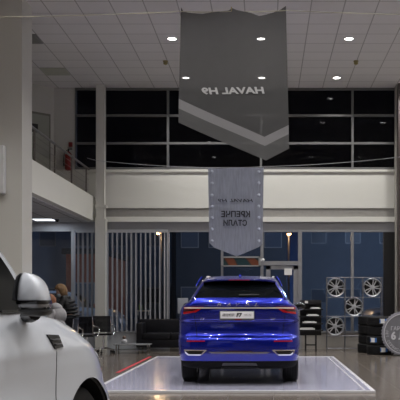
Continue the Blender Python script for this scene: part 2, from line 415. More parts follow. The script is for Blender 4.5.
# unlit ceiling panels at left
OFFP = mat('unlit_diffuser', (.46, .47, .39), .5); GRILL = mat('vent_grille', (.26, .26, .25), .6)
def cpanel(px, py, label, m, cat, name, cols_=1):
    d = F*(ZC-CH)/(HY-py); x = X(px, d)
    # snap to the grid
    x0 = X(250.5, DB); i = math.floor((x-x0)/T); k = math.floor((DB-d)/T)
    xa, ya = x0+i*T, DB-(k+1)*T
    o = thing(name, label, cat, (xa+T/2, ya+T/2, ZC))
    bm = B(); h = T/2
    for (a, b_, c, e) in ((-h+.01, h-.01, -h+.01, -h+.04), (-h+.01, h-.01, h-.04, h-.01), (-h+.01, -h+.04, -h+.04, h-.04), (h-.04, h-.01, -h+.04, h-.04)): box(bm, a, b_, c, e, -.015, 0)
    obj('frame', bm, m, o)
    bm = B(); box(bm, -h+.04, h-.04, -h+.04, h-.04, -.010, 0)
    if name == 'ceiling_vent':
        for q in range(9): box(bm, -h+.05, h-.05, -h+.07+q*.06, -h+.075+q*.06, -.02, -.01)
    obj('diffuser' if name != 'ceiling_vent' else 'grille', bm, m, o)
cpanel(52, 71.5, 'unlit square ceiling light panel with a greenish diffuser', OFFP, 'ceiling light', 'ceiling_light_panel')
cpanel(33.5, 38.5, 'dark square ceiling vent grille beside the big left pillar', GRILL, 'vent', 'ceiling_vent')
# fluorescent panel under the balcony
zz = ZM0-.012; dF = F*(zz-CH)/(HY-219.2); xF = X(44, dF)
o = thing('fluorescent_panel', 'bright lit square light panel under the left balcony', 'ceiling light', (xF, dF, zz))
bm = B(); lathe(bm, [(.40, 0), (.40, -.02), (.36, -.02), (.36, 0)], 4, closed=True); bmesh.ops.rotate(bm, verts=bm.verts, matrix=Matrix.Rotation(PI/4, 3, 'Z')); obj('frame', bm, WHITEP, o)
mkbox('diffuser', FLUO, -.25, .25, -.25, .25, -.012, -.002, o)
l = bpy.data.lights.new('tube_light', 'AREA'); l.size = .5; l.energy = 9; l.color = (.82, .9, 1.); lo = link(bpy.data.objects.new('tube_light', l)); lo.parent = o; lo.location = (0, 0, -.03)
for y in (12.5+5.2, 9., 5.):
    pass
o = thing('security_camera', 'tiny dark dome camera beside the lit panel under the balcony', 'camera', (X(57, dF), dF, zz))
bm = B(); lathe(bm, [(.06, 0), (.06, -.03), (.045, -.03)], 16); obj('housing', bm, BLACKP, o, True)
bm = B(); lathe(bm, [(.045, -.03), (.04, -.055), (.02, -.072), (.001, -.075)], 16); obj('dome', bm, BLACKG, o, True)

# ------------------------------------------------------------------ vertical blinds
def blind(p0, p1, label, seed, ang, pitch):
    random.seed(seed); d = DB-.16
    o = thing('vertical_blind', label, 'blind', (X(p0, d), d, 0)); W = X(p1, d)-X(p0, d)
    zt_, z0 = Z(231.5, d), Z(332, d)
    bm = B(); box(bm, 0, W, -.03, .03, zt_-.03, zt_+.02); obj('headrail', bm, FRAMEL, o)
    bm = B(); n = int(W/pitch)
    for k in range(n):
        x = (k+.5)*W/n; a = ang+random.uniform(-.06, .06)
        box(bm, -.055, .055, -.001, .001, z0+.01, zt_-.03, rot=Matrix.Translation((x, 0, 0)) @ Matrix.Rotation(a, 4, 'Z'))
    s = obj('slats', bm, SLAT, o)
    return o
blind(105.5, 167, 'long vertical slat blind right of the slim column, left of the sofa', 3, math.radians(76), .122)
blind(76, 94.5, 'narrow vertical slat blind between window frame and slim column', 4, math.radians(74), .105)
# white shelf with bottle behind the blind
o = thing('window_shelf', 'small white shelf behind the long blind holding a bottle', 'shelf', (X(143, DB+.04), DB+.04, Z(311.5, DB)))
bm = B(); box(bm, -.19, .19, -.05, .055, 0, .03, .004); obj('board', bm, WHITEP, o, True)
bm = B(); box(bm, -.15, -.13, .02, .055, -.1, 0); box(bm, .13, .15, .02, .055, -.1, 0); obj('bracket', bm, WHITEP, o)
o = thing('spray_bottle', 'clear green bottle with a red cap on the white shelf behind the blind', 'bottle', (X(140.5, DB+.04), DB+.04, Z(311.5, DB)+.0305))
bm = B(); lathe(bm, [(.03, 0), (.045, .01), (.045, .12), (.03, .17), (.018, .2), (.018, .215)], 18); obj('bottle_body', bm, mat('green_bottle', (.30, .42, .22), .3), o, True)
bm = B(); lathe(bm, [(.022, .215), (.024, .22), (.022, .25), (.01, .255)], 14); obj('cap', bm, mat('red_cap', (.6, .02, .03), .4), o, True)

# ------------------------------------------------------------------ banners and cables
def cable(pts, label, r=.006, m=None):
    bm = B(); P = []
    for (a, c) in zip(pts[:-1], pts[1:]):
        a, c = Vector(a), Vector(c); sag = .012*(c-a).length
        for k in range(10):
            t = k/10; p = a.lerp(c, t); p.z -= sag*4*t*(1-t); P.append(p)
    P.append(Vector(pts[-1])); tube(bm, P, r, 6)
    return tag(obj('steel_cable', bm, m or mat('cable_metal', (.45, .42, .33), .5, .3), None, True), label, 'cable')
dA = 13.0
cable([(XL, dA, Z(11, dA)), (X(182, dA), dA, Z(11.5, dA)), (X(230, dA), dA, Z(11.5, dA)), (X(286, dA), dA, Z(10.5, dA)), (XR, dA, Z(10.5, dA))], 'thin horizontal cable just below the ceiling carrying the large banner', .007)
BAN = fabric_sheer('sheer_grey_fabric', (.105, .104, .107), .13)
STR = fabric_sheer('pale_grey_print', (.33, .325, .335), .06)
def sheet(poly_top, bottom, d, nx, nz, yfun):
    """grid between top and bottom polylines given in picture terms (px,py) at distance d"""
    bm = B(); V = []
    for i in range(nx+1):
        t = i/nx; row = []
        def ev(pl):
            for (a, c) in zip(pl[:-1], pl[1:]):
                if t <= c[0]+1e-9: u = (t-a[0])/(c[0]-a[0]); return (a[1]+(c[1]-a[1])*u, a[2]+(c[2]-a[2])*u)
        (xt, yt), (xb, yb) = ev(poly_top), ev(bottom)
        for k in range(nz+1):
            u = k/nz; px, py = xt+(xb-xt)*u, yt+(yb-yt)*u
            dd = yfun(t, u); row.append(bm.verts.new((X(px, d), d+dd, Z(py, d))))
        V.append(row)
    for i in range(nx):
        for k in range(nz): bm.faces.new((V[i][k], V[i+1][k], V[i+1][k+1], V[i][k+1]))
    g = bmesh.ops.solidify(bm, geom=bm.faces[:], thickness=.003)
    return bm
def fy(t, u): return .05*math.sin(t*5+.6)*(u)+.02*math.sin(t*17)*max(0, 1-u*5)+.03*math.sin(t*9)*max(0, 1-u*3)
tt = (265-178)/(289-178.)
bn = thing('hanging_banner', 'large grey banner with pale chevron hanging from the ceiling cable', 'banner', (0, 0, 0))
top = [(0, 181, 7), (.04, 183, 11.), (.22, 203, 13.5), (.44, 229, 10.5), (.47, 232, 8), (.52, 237, 10.5), (.72, 259, 16), (.95, 281, 9), (1, 286, 6)]
cuts = [([(0, 178.6, 98.4), (tt, 264.5, 137.4), (1, 288.6, 125.4)]), ([(0, 178.5, 108), (tt, 265, 146.5), (1, 288.7, 134.4)]), ([(0, 178.3, 122), (tt, 266, 161), (1, 289, 149)])]
def remap(pl):      # same x breakpoints for top as for the chevron
    return pl
def fy2(o0, o1): return lambda t, u: fy(t, o0+(o1-o0)*u)
o = obj('fabric', sheet(top, cuts[0], dA, 60, 24, fy2(0, .8)), BAN, bn, True)
o = obj('chevron', sheet(cuts[0], cuts[1], dA, 60, 3, fy2(.8, .88)), STR, bn, True)
o = obj('hem_panel', sheet(cuts[1], cuts[2], dA, 60, 4, fy2(.88, 1)), fabric_sheer('sheer_grey_fabric_hem', (.15, .15, .152), .1), bn, True)
WL = mat('pale_lettering', (.42, .42, .43), .8)
bm = text_bm('HAVAL H9', X(264.6, dA)-X(201.5, dA), 7.0*dA/F, .15, .035, True, .003)
for v in bm.verts:
    v.co.x += X(233, dA); v.co.z += Z(90.8, dA)
    v.co.z -= .004*(v.co.x-X(233, dA))
    t = (v.co.x-X(180, dA))/(X(288, dA)-X(180, dA)); v.co.y += dA+fy(t, .62)-.008
obj('lettering', bm, WL, bn)
bm = B(); tube(bm, [(X(231.5, dA), dA, Z(11.6, dA)), (X(231.5, dA), dA-.0, Z(7, dA))], .008); obj('hanging_clip', bm, mat('yellow_clip', (.4, .3, .1), .5), bn, True)

dS = 17.5
cable([(X(87, dS), dS, Z(158, dS)), (X(97, dS), dS, Z(160.5, dS)), (X(207, dS), dS, Z(167.5, dS)), (X(265, dS), dS, Z(166.5, dS)), (X(400, dS), dS, Z(157, dS)), (XR, dS, Z(152, dS))], 'thin sagging cable before the upper windows carrying the small metal-look banner', .005, mat('pale_cable', (.4, .4, .42), .5, .3))
METB = mat('brushed_metal_print', (.40, .42, .49), .5, .1, noise=.32, nscale=5, stretch=(9, 1, .9))
METB2 = mat('brushed_metal_print_dark', (.15, .155, .19), .4)
sb = thing('hanging_banner', 'small metal-look banner with printed rivets hanging above the blue car', 'banner', (0, 0, 0))
ts = .5
top = [(0, 208, 168), (.2, 219, 168.6), (.5, 236, 167.6), (1, 263.8, 167.6)]
bot = [(0, 209.3, 243), (.12, 214, 247.5), (ts, 236.5, 256.3), (.9, 259, 247), (1, 262.5, 243.5)]
def fs(t, u): return .02*math.sin(t*9+u*2)+.02*math.sin(t*4)*u
obj('fabric', sheet(top, bot, dS, 30, 16, fs), METB, sb, True)
for px in (212, 258.8):
    for py in (171.6, 183, 195, 206.3, 217.6, 229, 241):
        t = (px-208)/55.; bm = B(); blob(bm, (X(px, dS), dS+fs(t, (py-168)/80.)-.004, Z(py, dS)), (.033, .012, .033), seg=14); obj('rivet_print', bm, mat('rivet_grey', (.50, .53, .62), .4), sb, True)
INK = mat('dark_ink', (.02, .02, .026), .6)
for s, x0, x1, y0, y1, sh, bo in (('HAVAL H9', 218, 253, 199, 202.3, .25, .01), ('КРЕПЧЕ', 221.3, 250, 211, 217.3, 0, .03), ('СТАЛИ', 223.5, 247, 219.8, 226, 0, .03)):
    bm = text_bm(s, X(x1, dS)-X(x0, dS), (y1-y0)*dS/F, sh, bo, True, .003)
    for v in bm.verts:
        v.co.x += X((x0+x1)/2, dS); v.co.z += Z((y0+y1)/2, dS); t = (v.co.x-X(208, dS))/(X(263, dS)-X(208, dS)); v.co.y += dS+fs(t, .55)-.03
    obj('lettering', bm, INK, sb)

# ------------------------------------------------------------------ cars
def pchip(xs, ys, x):
    n = len(xs)
    if x <= xs[0]: return ys[0]
    if x >= xs[-1]: return ys[-1]
    h = [xs[i+1]-xs[i] for i in range(n-1)]; d = [(ys[i+1]-ys[i])/h[i] for i in range(n-1)]
    m = [d[0]]+[0 if d[i-1]*d[i] <= 0 else 2*d[i-1]*d[i]/(d[i-1]+d[i]) for i in range(1, n-1)]+[d[-1]]
    for i in range(n-1):
        if x <= xs[i+1]:
            t = (x-xs[i])/h[i]; return ((2*t**3-3*t*t+1)*ys[i]+(t**3-2*t*t+t)*h[i]*m[i]+(-2*t**3+3*t*t)*ys[i+1]+(t**3-t*t)*h[i]*m[i+1])
NR, NC, NS = 10, 7, 44
def car_shell(keys, sub, sidefun, classify):
    """keys: rings from bottom to top dict(z0 rear z, z1 front z, w, yr, yf, rr=(rx,ry), rf=(rx,ry), cr, cf)"""
    names = ['z0', 'z1', 'w', 'yr', 'yf', 'rrx', 'rry', 'rfx', 'rfy', 'cr', 'cf']
    K = [[k[n] for k in keys] for n in names]; idx = list(range(len(keys)))
    rings = []; lv = []
    for i in range(len(keys)-1):
        for s in range(sub): lv.append(i+s/sub)
    lv.append(len(keys)-1)
    bm = B()
    for l in lv:
        z0, z1, w, yr, yf, rrx, rry, rfx, rfy, cr, cf = [pchip(idx, k, l) for k in K]
        half = []
        for i in range(NR):                      # rear face centre -> corner
            x = (w-rrx)*i/NR; half.append((x, yr+cr*(x/w)**2))
        yc = yr+cr*((w-rrx)/w)**2
        for i in range(NC):
            a = PI/2*i/NC; half.append((w-rrx+rrx*math.sin(a), yc+rry*(1-math.cos(a))))
        ya = yc+rry; yfc = yf-cf*((w-rfx)/w)**2; yb = yfc-rfy
        for i in range(NS): half.append((w, ya+(yb-ya)*i/NS))
        for i in range(NC):
            a = PI/2*i/NC; half.append((w-rfx+rfx*math.cos(a), yb+rfy*math.sin(a)))
        for i in range(NR+1):
            x = (w-rfx)*(1-i/NR); half.append((x, yf-cf*(x/w)**2))
        ring = []
        pts = [(x, y) for x, y in half]+[(-x, y) for x, y in half[1:-1][::-1]]
        ymn, ymx = yr, yf
        for x, y in pts:
            z = z0+(z1-z0)*(y-ymn)/(ymx-ymn)
            dx = sidefun(abs(x)/w, y, z)
            ring.append(bm.verts.new((x+math.copysign(dx, x) if abs(x) > 1e-6 else x, y, z)))
        rings.append(ring)
    n = len(rings[0])
    for i in range(len(rings)-1):
        for k in range(n):
            f = bm.faces.new((rings[i][k], rings[i][(k+1) % n], rings[i+1][(k+1) % n], rings[i+1][k]))
            kk = k if k < n//2 else n-1-k
            reg = 'rear' if kk < NR else 'rc' if kk < NR+NC else 'side' if kk < NR+NC+NS else 'fc' if kk < NR+2*NC+NS else 'front'
            u = (kk-NR-NC)/NS
            f.material_index = classify((lv[i]+lv[i+1])/2, reg, u, k < n//2, f)
            f.smooth = True
    # cap bottom and top with fans of strips
    def cap(ring, flip):
        m = n//2
        for i in range(m):
            a, b_ = ring[i], ring[i+1]; c, d = ring[(n-i) % n], ring[n-i-1]
            vs = [v for j, v in enumerate((a, b_, d, c)) if v not in (a, b_, d, c)[:j]]
            if len(vs) > 2:
                try:
                    f = bm.faces.new(vs if not flip else vs[::-1]); f.smooth = True; f.material_index = 0 if flip else 1
                except ValueError: pass
    cap(rings[0], False); cap(rings[-1], True)
    bmesh.ops.recalc_face_normals(bm, faces=bm.faces)
    return bm
def cut_split(bm, cutters, specs, root):
    """cut wheel wells (cutter = (y, r, zc, w, depth)) and split by material index into part objects"""
    me = bpy.data.meshes.new('b'); bm.to_mesh(me); bm.free()
    for s in specs: me.materials.append(s[1])
    o = bpy.data.objects.new('b', me); link(o); cs = []
    for (yc, r, zc, w, dep) in cutters:
        for sgn in (-1, 1):
            cb = B(); lathe(cb, [(r, w-dep), (r, w+.3)], 48, 'x', (0, yc, zc))
            if sgn < 0:
                for v in cb.verts: v.co.x *= -1
            bmesh.ops.recalc_face_normals(cb, faces=cb.faces)
            for f in cb.faces: f.material_index = 1
            cm = bpy.data.meshes.new('c'); cb.to_mesh(cm); cb.free()
            for s in specs: cm.materials.append(s[1])
            c = bpy.data.objects.new('c', cm); link(c); cs.append(c)
            md = o.modifiers.new('x', 'BOOLEAN'); md.operation = 'DIFFERENCE'; md.solver = 'EXACT'; md.object = c
    bpy.context.view_layer.update()
    ev = o.evaluated_get(bpy.context.evaluated_depsgraph_get()); res = bpy.data.meshes.new_from_object(ev)
    full = B(); full.from_mesh(res); bvh = BVHTree.FromBMesh(full)
    out = {}
    for i, (nm_, m) in enumerate(specs):
        pb = full.copy(); bmesh.ops.delete(pb, geom=[f for f in pb.faces if f.material_index != i], context='FACES')
        if not pb.faces: pb.free(); continue
        for f in pb.faces: f.material_index = 0
        names = nm_ if isinstance(nm_, tuple) else (nm_,)
        nmn = names[0]
        me2 = bpy.data.meshes.new(nmn); pb.to_mesh(me2); pb.free(); me2.materials.append(m)
        try: me2.set_sharp_from_angle(angle=math.radians(40))
        except Exception: pass
        po = bpy.data.objects.new(nmn, me2); link(po); po.parent = root; out[nmn+str(i)] = po; 
    full.free()
    for c in cs: bpy.data.objects.remove(c)
    bpy.data.objects.remove(o)
    return bvh, out
def drape(bm, bvh, axis, off, thick=None):
    """project the vertices of bm onto the shell along axis ('+y' from behind, '-x' from the right side)"""
    for v in bm.verts:
        e = v.co.copy()
        if axis == '+y': org, dr, k = Vector((e.x, -3, e.z)), Vector((0, 1, 0)), e.y
        elif axis == '-x': org, dr, k = Vector((3, e.y, e.z)), Vector((-1, 0, 0)), -e.x
        elif axis == '+x': org, dr, k = Vector((-3, e.y, e.z)), Vector((1, 0, 0)), e.x
        h = bvh.ray_cast(org, dr)
        if h[0] is None: continue
        v.co = h[0]-dr*(off-k)
    return bm
def quadgrid(bm, q, nu, nv, axis='y', th=.01):
    """solid draped patch: q = 4 corners (a,b) counter clockwise from lower left; a is x or y; depth th"""
    L = []
    for layer in (0, 1):
        V = []
        for i in range(nu+1):
            r = []
            for j in range(nv+1):
                u, v = i/nu, j/nv
                a = (q[0][0]*(1-u)+q[1][0]*u)*(1-v)+(q[3][0]*(1-u)+q[2][0]*u)*v
                z = (q[0][1]*(1-u)+q[1][1]*u)*(1-v)+(q[3][1]*(1-u)+q[2][1]*u)*v
                dpt = th*layer
                r.append(bm.verts.new((a, dpt, z) if axis == 'y' else (-dpt if axis == 'x' else dpt, a, z)))
            V.append(r)
        L.append(V)
    A, C = L
    for i in range(nu):
        for j in range(nv):
            bm.faces.new((A[i][j], A[i+1][j], A[i+1][j+1], A[i][j+1])); bm.faces.new((C[i][j], C[i][j+1], C[i+1][j+1], C[i+1][j]))
    def side(seq):
        for (i, j), (k, l_) in zip(seq[:-1], seq[1:]): bm.faces.new((A[i][j], C[i][j], C[k][l_], A[k][l_]))
    side([(i, 0) for i in range(nu+1)]); side([(i, nv) for i in range(nu+1)]); side([(0, j) for j in range(nv+1)]); side([(nu, j) for j in range(nv+1)])
    bmesh.ops.recalc_face_normals(bm, faces=bm.faces)
    return bm
def patch(name, quads, bvh, axis, off, m, parent, th=.01, n=(8, 3)):
    bm = B()
    for q in quads: quadgrid(bm, q, n[0], n[1], 'y' if axis == '+y' else 'x' if axis == '-x' else 'xn', th)
    drape(bm, bvh, axis, off)
    return obj(name, bm, m, parent, True)

def wheel_parts(root, x, y, R, W, style=0, name='wheel', spin=0.):
    """a car wheel: tyre > (rim)"""
    sg = 1 if x > 0 else -1
    bm = B()
    r0 = R*.68
    prof = [(r0, -W*.42), (R*.8, -W*.5), (R*.93, -W*.49), (R*.985, -W*.42)]
    for k in range(5):
        a = -W*.40+k*W*.16; prof += [(R, a), (R, a+W*.13), (R-.009, a+W*.135), (R-.009, a+W*.155)]
    prof += [(R, W*.40), (R*.985, W*.42), (R*.93, W*.49), (R*.8, W*.5), (r0, W*.42)]
    lathe(bm, prof, 56, 'x', (0, 0, 0), closed=True)
    t = obj(name, bm, RUBBER, root, True, (x, y, R))
    rim(t, r0, W, sg, style)
    return t
def rim(parent, r0, W, sg, style, m=None, axis='x'):
    bm = B()
    lathe(bm, [(r0*1.0, sg*-W*.42), (r0*1.02, sg*W*.42), (r0*.99, sg*W*.45), (r0*.94, sg*W*.40), (r0*.90, sg*W*.3), (r0*.88, sg*-W*.40)], 48, 'x', closed=True)
    a = obj('rim', bm, m or SILVER, parent, True)
    bm = B(); n = 5
    for k in range(n):
        for off in (-.2, .2):
            th = 2*PI*k/n+off; th2 = 2*PI*k/n+off*(1.35 if style == 0 else .55)
            p0 = Vector((0, math.cos(th2)*r0*.22, math.sin(th2)*r0*.22)); p1 = Vector((0, math.cos(th)*r0*.93, math.sin(th)*r0*.93))
            t = (p1-p0).normalized(); s = Vector((1, 0, 0)).cross(t); vs = []
            for p, wd, xo in ((p0, r0*.06, W*.34), (p1, r0*.05, W*.40)):
                for sx in (-.025, 0):
                    for ss in (-1, 1): vs.append(bm.verts.new(p+s*ss*wd+Vector((sg*(xo+sx), 0, 0))))
            for f in ((0, 1, 3, 2), (4, 6, 7, 5), (0, 4, 5, 1), (2, 3, 7, 6), (0, 2, 6, 4), (1, 5, 7, 3)): bm.faces.new([vs[i] for i in f])
    bmesh.ops.recalc_face_normals(bm, faces=bm.faces)
    obj('spokes', bm, m or SILVER, parent, False)
    bm = B(); lathe(bm, [(r0*.26, sg*W*.30), (r0*.26, sg*W*.37), (r0*.16, sg*W*.40), (.001, sg*W*.40)], 24, 'x'); obj('hub_cap', bm, m or SILVER, parent, True)
    return a

def K(z0, w, yr, yf, z1=None, rr=(.2, .25), rf=(.3, .35), cr=.06, cf=.1):
    return dict(z0=z0, z1=z0 if z1 is None else z1, w=w, yr=yr, yf=yf, rrx=rr[0], rry=rr[1], rfx=rf[0], rfy=rf[1], cr=cr, cf=cf)

# ---- blue SUV: rear bumper at local y=0, heading +y
BX, BY, BZ = -.40, 12.1, .029
bl = thing('parked_car', 'blue SUV seen from behind on the pale display platform', 'car', (BX, BY, BZ))
Lc = 4.6; zo = BZ
bk = [K(.22, .74, .40, 4.35), K(.27, .84, .14, 4.50), K(.36, .875, .07, 4.55), K(.42, .888, .04, 4.58, cr=.08),
      K(.46, .895, .015, 4.60, cr=.1), K(.56, .900, .0, 4.60, cr=.1), K(.66, .905, .0, 4.60, cr=.11), K(.70, .905, .02, 4.6, cr=.11), K(.74, .903, .075, 4.6, cr=.12),
      K(.84, .902, .10, 4.57, cr=.12), K(.93, .900, .10, 4.50, .88, cr=.11), K(.97, .897, .075, 4.42, .92, cr=.1),
      K(1.03, .892, .06, 4.3, .95, cr=.1), K(1.11, .880, .05, 4.15, .98, cr=.11), K(1.165, .858, .05, 3.7, 1.02, cr=.12),
      K(1.18, .845, .035, 3.55, 1.04, cr=.12), K(1.215, .80, .045, 3.45, 1.06, rr=(.18, .3), cr=.1), K(1.27, .745, .10, 3.40, 1.08, rr=(.12, .3), cr=.07),
      K(1.29, .735, .125, 3.36, 1.10, rr=(.075, .3), rf=(.12, .2), cr=.06), K(1.40, .675, .26, 3.0, 1.26, rr=(.075, .3), rf=(.11, .2), cr=.05),
      K(1.50, .615, .38, 2.7, 1.40, rr=(.075, .3), rf=(.1, .2), cr=.05), K(1.565, .575, .46, 2.45, 1.52, rr=(.08, .3), rf=(.1, .2), cr=.05),
      K(1.583, .545, .52, 2.30, 1.57, rr=(.1, .3), rf=(.12, .25), cr=.05), K(1.605, .49, .66, 2.1, 1.605, rr=(.15, .3), cr=.05), K(1.622, .36, .95, 1.9, 1.622, rr=(.2, .3), cr=.05), K(1.626, .1, 1.3, 1.6, 1.627, rr=(.05, .1), rf=(.05, .05), cr=.01, cf=.01)]
def blue_side(f, y, z):
    if f < .6: return 0
    g = 0
    for c in (.88, 3.6): g += .022*math.exp(-((y-c)/.42)**2)*math.exp(-((z-.75)/.28)**2)
    return g*(f-.6)/.4-.02*math.exp(-((z-.5)/.12)**2)*(math.exp(-((y-2.2)/.8)**2))
def blue_class(l, reg, u, right, f):
    if l < 2: return 1
    if 18 <= l < 21:
        if reg == 'rear': return 2
        if reg == 'front': return 3
        if reg == 'side' and .03 < u < .97: return 4 if right else 5
    return 0
bvh, parts = cut_split(car_shell(bk, 3, blue_side, blue_class), [(.86, .37, .35, .9, .30), (3.6, .37, .35, .9, .30)],
    [('body', BLUECAR), ('lower_cladding', ARCH), ('rear_window', CARGLASS), ('windshield', CARGLASS), ('side_window', CARGLASS), ('side_window', CARGLASS)], bl)
for sx in (-1, 1):
    wheel_parts(bl, sx*.775, .86, .345, .235, 1); wheel_parts(bl, sx*.775, 3.6, .345, .235, 1)
def BXp(px, d=12.2): return X(px, d)-BX
def BZp(py, d=12.2): return Z(py, d)-BZ
cxp = 239.6
def pm(name, quads, off, m, th=.012, n=(8, 3), mirror=True):
    """patches in picture terms on the rear face, mirrored about the centre line"""
    q2 = [[(BXp(a), BZp(b_)) for a, b_ in q] for q in quads]
    r = patch(name, q2, bvh, '+y', off, m, bl, th, n)
    if mirror:
        q3 = [[(2*BXp(cxp)-a, b_) for a, b_ in q] for q in q2]
        patch(name, [[q[1], q[0], q[3], q[2]] for q in q3], bvh, '+y', off, m, bl, th, n)
    return r
# tail lamps
pm('tail_light', [[(182.6, 314.3), (196, 312.3), (204, 307.0), (183.6, 307.0)]], .010, TAILRED, n=(10, 4))
pm('tail_light_band', [[(182.6, 311.8), (193, 310.8), (197, 309.4), (182.8, 309.2)]], .016, TAILDARK, n=(8, 2))
# chrome bar
pm('chrome_strip', [[(184, 308.6), (294, 308.6), (294, 307.3), (184, 307.3)]], .018, mat('satin_trim', (.62, .57, .50), .38, .5), n=(40, 1), mirror=False)
# lettering on the tailgate
for s, px in zip('HAVAL', (219.5, 228.7, 238, 247.3, 256.5)):
    bm = text_bm(s, .065, .045, .3, .0, False, .004); shift(bm, (BXp(px), 0, BZp(304.4))); drape(bm, bvh, '+y', .006); obj('lettering', bm, mat('bronze_lettering', (.42, .37, .30), .4, .4), bl)
bm = text_bm('F7', .06, .032, .2, .0, False, .004); shift(bm, (BXp(202.5), 0, BZp(319))); drape(bm, bvh, '+y', .006); obj('badge', bm, CHROME, bl)
bm = text_bm('2.0T', .08, .03, .2, .0, False, .004); shift(bm, (BXp(273), 0, BZp(319))); drape(bm, bvh, '+y', .006); obj('badge', bm, CHROME, bl)
# number plate
hy = .045
pl = mkbox('number_plate', mat('plate_frame', (.10, .10, .10), .4), BXp(219.8), BXp(254.6), .035, .085, BZp(320.2), BZp(310.8), bl, .004)
mkbox('plate_face', mat('plate_white', (.8, .8, .84), .45), BXp(220.6), BXp(253.8), .030, .036, BZp(318.4), BZp(311.5), pl)
for s, a, c, z0, z1, bo, m_ in (('АВТОМОЛЛ', 222.5, 234.5, 313.6, 316.2, .02, INK), ('F7', 236.5, 242.5, 312.9, 317, .05, INK), ('HAVAL', 244, 251.5, 314, 315.6, .0, mat('grey_ink', (.2, .2, .22), .6))):
    bm = text_bm(s, BXp(c)-BXp(a), (z1-z0)*12.2/F, .2, bo, False, .002); shift(bm, (BXp((a+c)/2), .028, BZp((z0+z1)/2))); obj('lettering', bm, m_, pl)
mkbox('plate_strip', REDP, BXp(235), BXp(241.5), .032, .036, BZp(319.9), BZp(318.8), pl)
# recessed plate area edge and creases
pm('tailgate_seam', [[(199.0, 337.2), (280.0, 337.2), (280.0, 336.8), (199.0, 336.8)]], .002, BLACKG, .004, (30, 1), False)
pm('tailgate_seam', [[(196.6, 337.5), (197.2, 337.5), (194.6, 315.5), (194.0, 315.5)]], .002, BLACKG, .004, (2, 16), True)
pm('reflector', [[(186.6, 341.6), (205.5, 341.4), (205.0, 340.4), (187.0, 340.4)]], .006, TAILRED, .008, (10, 1))
# exhaust trims
pm('exhaust_trim', [[(184.5, 351.0), (188.0, 350.9), (188.2, 349.6), (184.0, 349.6)], [(184.0, 350.6), (207.0, 350.6), (206.8, 349.5), (184.2, 349.5)],
                    [(188.3, 355.4), (200.5, 355.4), (201.5, 354.2), (187.0, 354.2)], [(185.4, 353.2), (188.3, 355.4), (189.2, 354.4), (184.3, 350.4)], [(200.3, 355.4), (201.6, 355.0), (207.0, 350.2), (205.0, 350.2)]], .014, CHROME, .014, (6, 1))
pm('exhaust_recess', [[(188.4, 354.6), (200.2, 354.6), (203.5, 350.4), (185.3, 350.4)]], .004, BLACKG, .006, (8, 2))
pm('bumper_strip', [[(212, 353.3), (267.2, 353.3), (270.5, 351.6), (208.7, 351.6)]], .012, mat('satin_chrome', (.35, .35, .37), .25, 1.), .012, (24, 1), False)
pm('bumper_strip_fog_lamp', [[(227, 352.2), (252.2, 352.2), (252.2, 350.5), (227, 350.5)]], .010, TAILDARK, .010, (14, 1), False)
# lower black valance + silver skid
pm('skid_plate', [[(219.5, 370.5), (259.7, 370.5), (256.0, 363), (223.0, 363)]], .004, mat('dull_grey', (.06, .06, .065), .4), .02, (10, 3), False)
# muffler under the floor
bm = B(); blob(bm, (0, .55, .30), (.42, .16, .09)); obj('muffler', bm, BLACKP, bl, True)
bm = B(); tube(bm, [(-.66, .86, .33), (.66, .86, .33)], .05); obj('rear_axle', bm, BLACKP, bl, True)
# roof spoiler
bm = B(); sp = []
for i in range(25):
    u = -1+2*i/24; x = u*.545; e = 1-abs(u)**5
    r0_ = []
    yb_ = .30+.05*u*u+.03*(1-e); zt_ = 1.566-.010*u*u-.020*(1-e)
    for (yy, zz_) in ((yb_+.005, zt_-.020), (yb_, zt_-.003), (yb_+.01, zt_), (yb_+.23, zt_+.031), (yb_+.46, zt_+.062), (yb_+.46, zt_-.02), (yb_+.2, zt_-.03)): r0_.append(bm.verts.new((x, yy, zz_)))
    sp.append(r0_)
for a, c in zip(sp[:-1], sp[1:]):
    for k in range(7): bm.faces.new((a[k], a[(k+1) % 7], c[(k+1) % 7], c[k]))
bm.faces.new(sp[0]); bm.faces.new(sp[-1][::-1]); bmesh.ops.recalc_face_normals(bm, faces=bm.faces)
spo = obj('roof_spoiler', bm, BLUECAR, bl, True); spo.data.set_sharp_from_angle(angle=math.radians(14))
bm = B(); box(bm, -.16, .16, .288, .305, 1.549, 1.558, .003); obj('brake_light', bm, TAILRED, bl, True)
for sx in (-1, 1):
    bm = B(); tube(bm, [(sx*.50, .62, 1.585), (sx*.51, .75, 1.612), (sx*.52, 1.3, 1.628), (sx*.51, 2.0, 1.62), (sx*.53, 2.25, 1.61)], .017); obj('roof_rail', bm, SILVER, bl, True)
    # side spoiler fin strips beside the glass
    bm = B(); tube(bm, [(sx*.555, .33, 1.60), (sx*.60, .30, 1.54), (sx*.64, .27, 1.46)], [.016, .014, .010]); obj('window_fin', bm, BLUECAR, bl, True)
bm = B(); prism(bm, [(-.016, 0), (.016, 0), (.007, .045), (-.007, .045)], 0, .16)
for v in bm.verts:
    if v.co.z > .03 and v.co.y < .1: v.co.y = .02
    if v.co.z > .03 and v.co.y > .1: v.co.y = .06
shift(bm, (0, .66, 1.612)); obj('shark_fin_antenna', bm, BLUECAR, bl, True)
bm = B(); tube(bm, [(0, .145, 1.33), (.15, .14, 1.335), (.30, .16, 1.335)], [.012, .009, .006]); obj('rear_wiper', bm, BLACKP, bl, True)
for sx in (-1, 1):
    bm = B(); blob(bm, (sx*1.0, 3.05, 1.145), (.115, .075, .072)); mir = obj('wing_mirror', bm, BLUECAR, bl, True)
    bm = B(); blob(bm, (sx*1.0, 2.985, 1.145), (.110, .03, .067)); obj('mirror_glass', bm, BLACKG, mir, True)
    bm = B(); tube(bm, [(sx*.84, 3.1, 1.09), (sx*.92, 3.06, 1.11)], [.03, .025]); obj('mirror_arm', bm, BLACKP, mir, True)
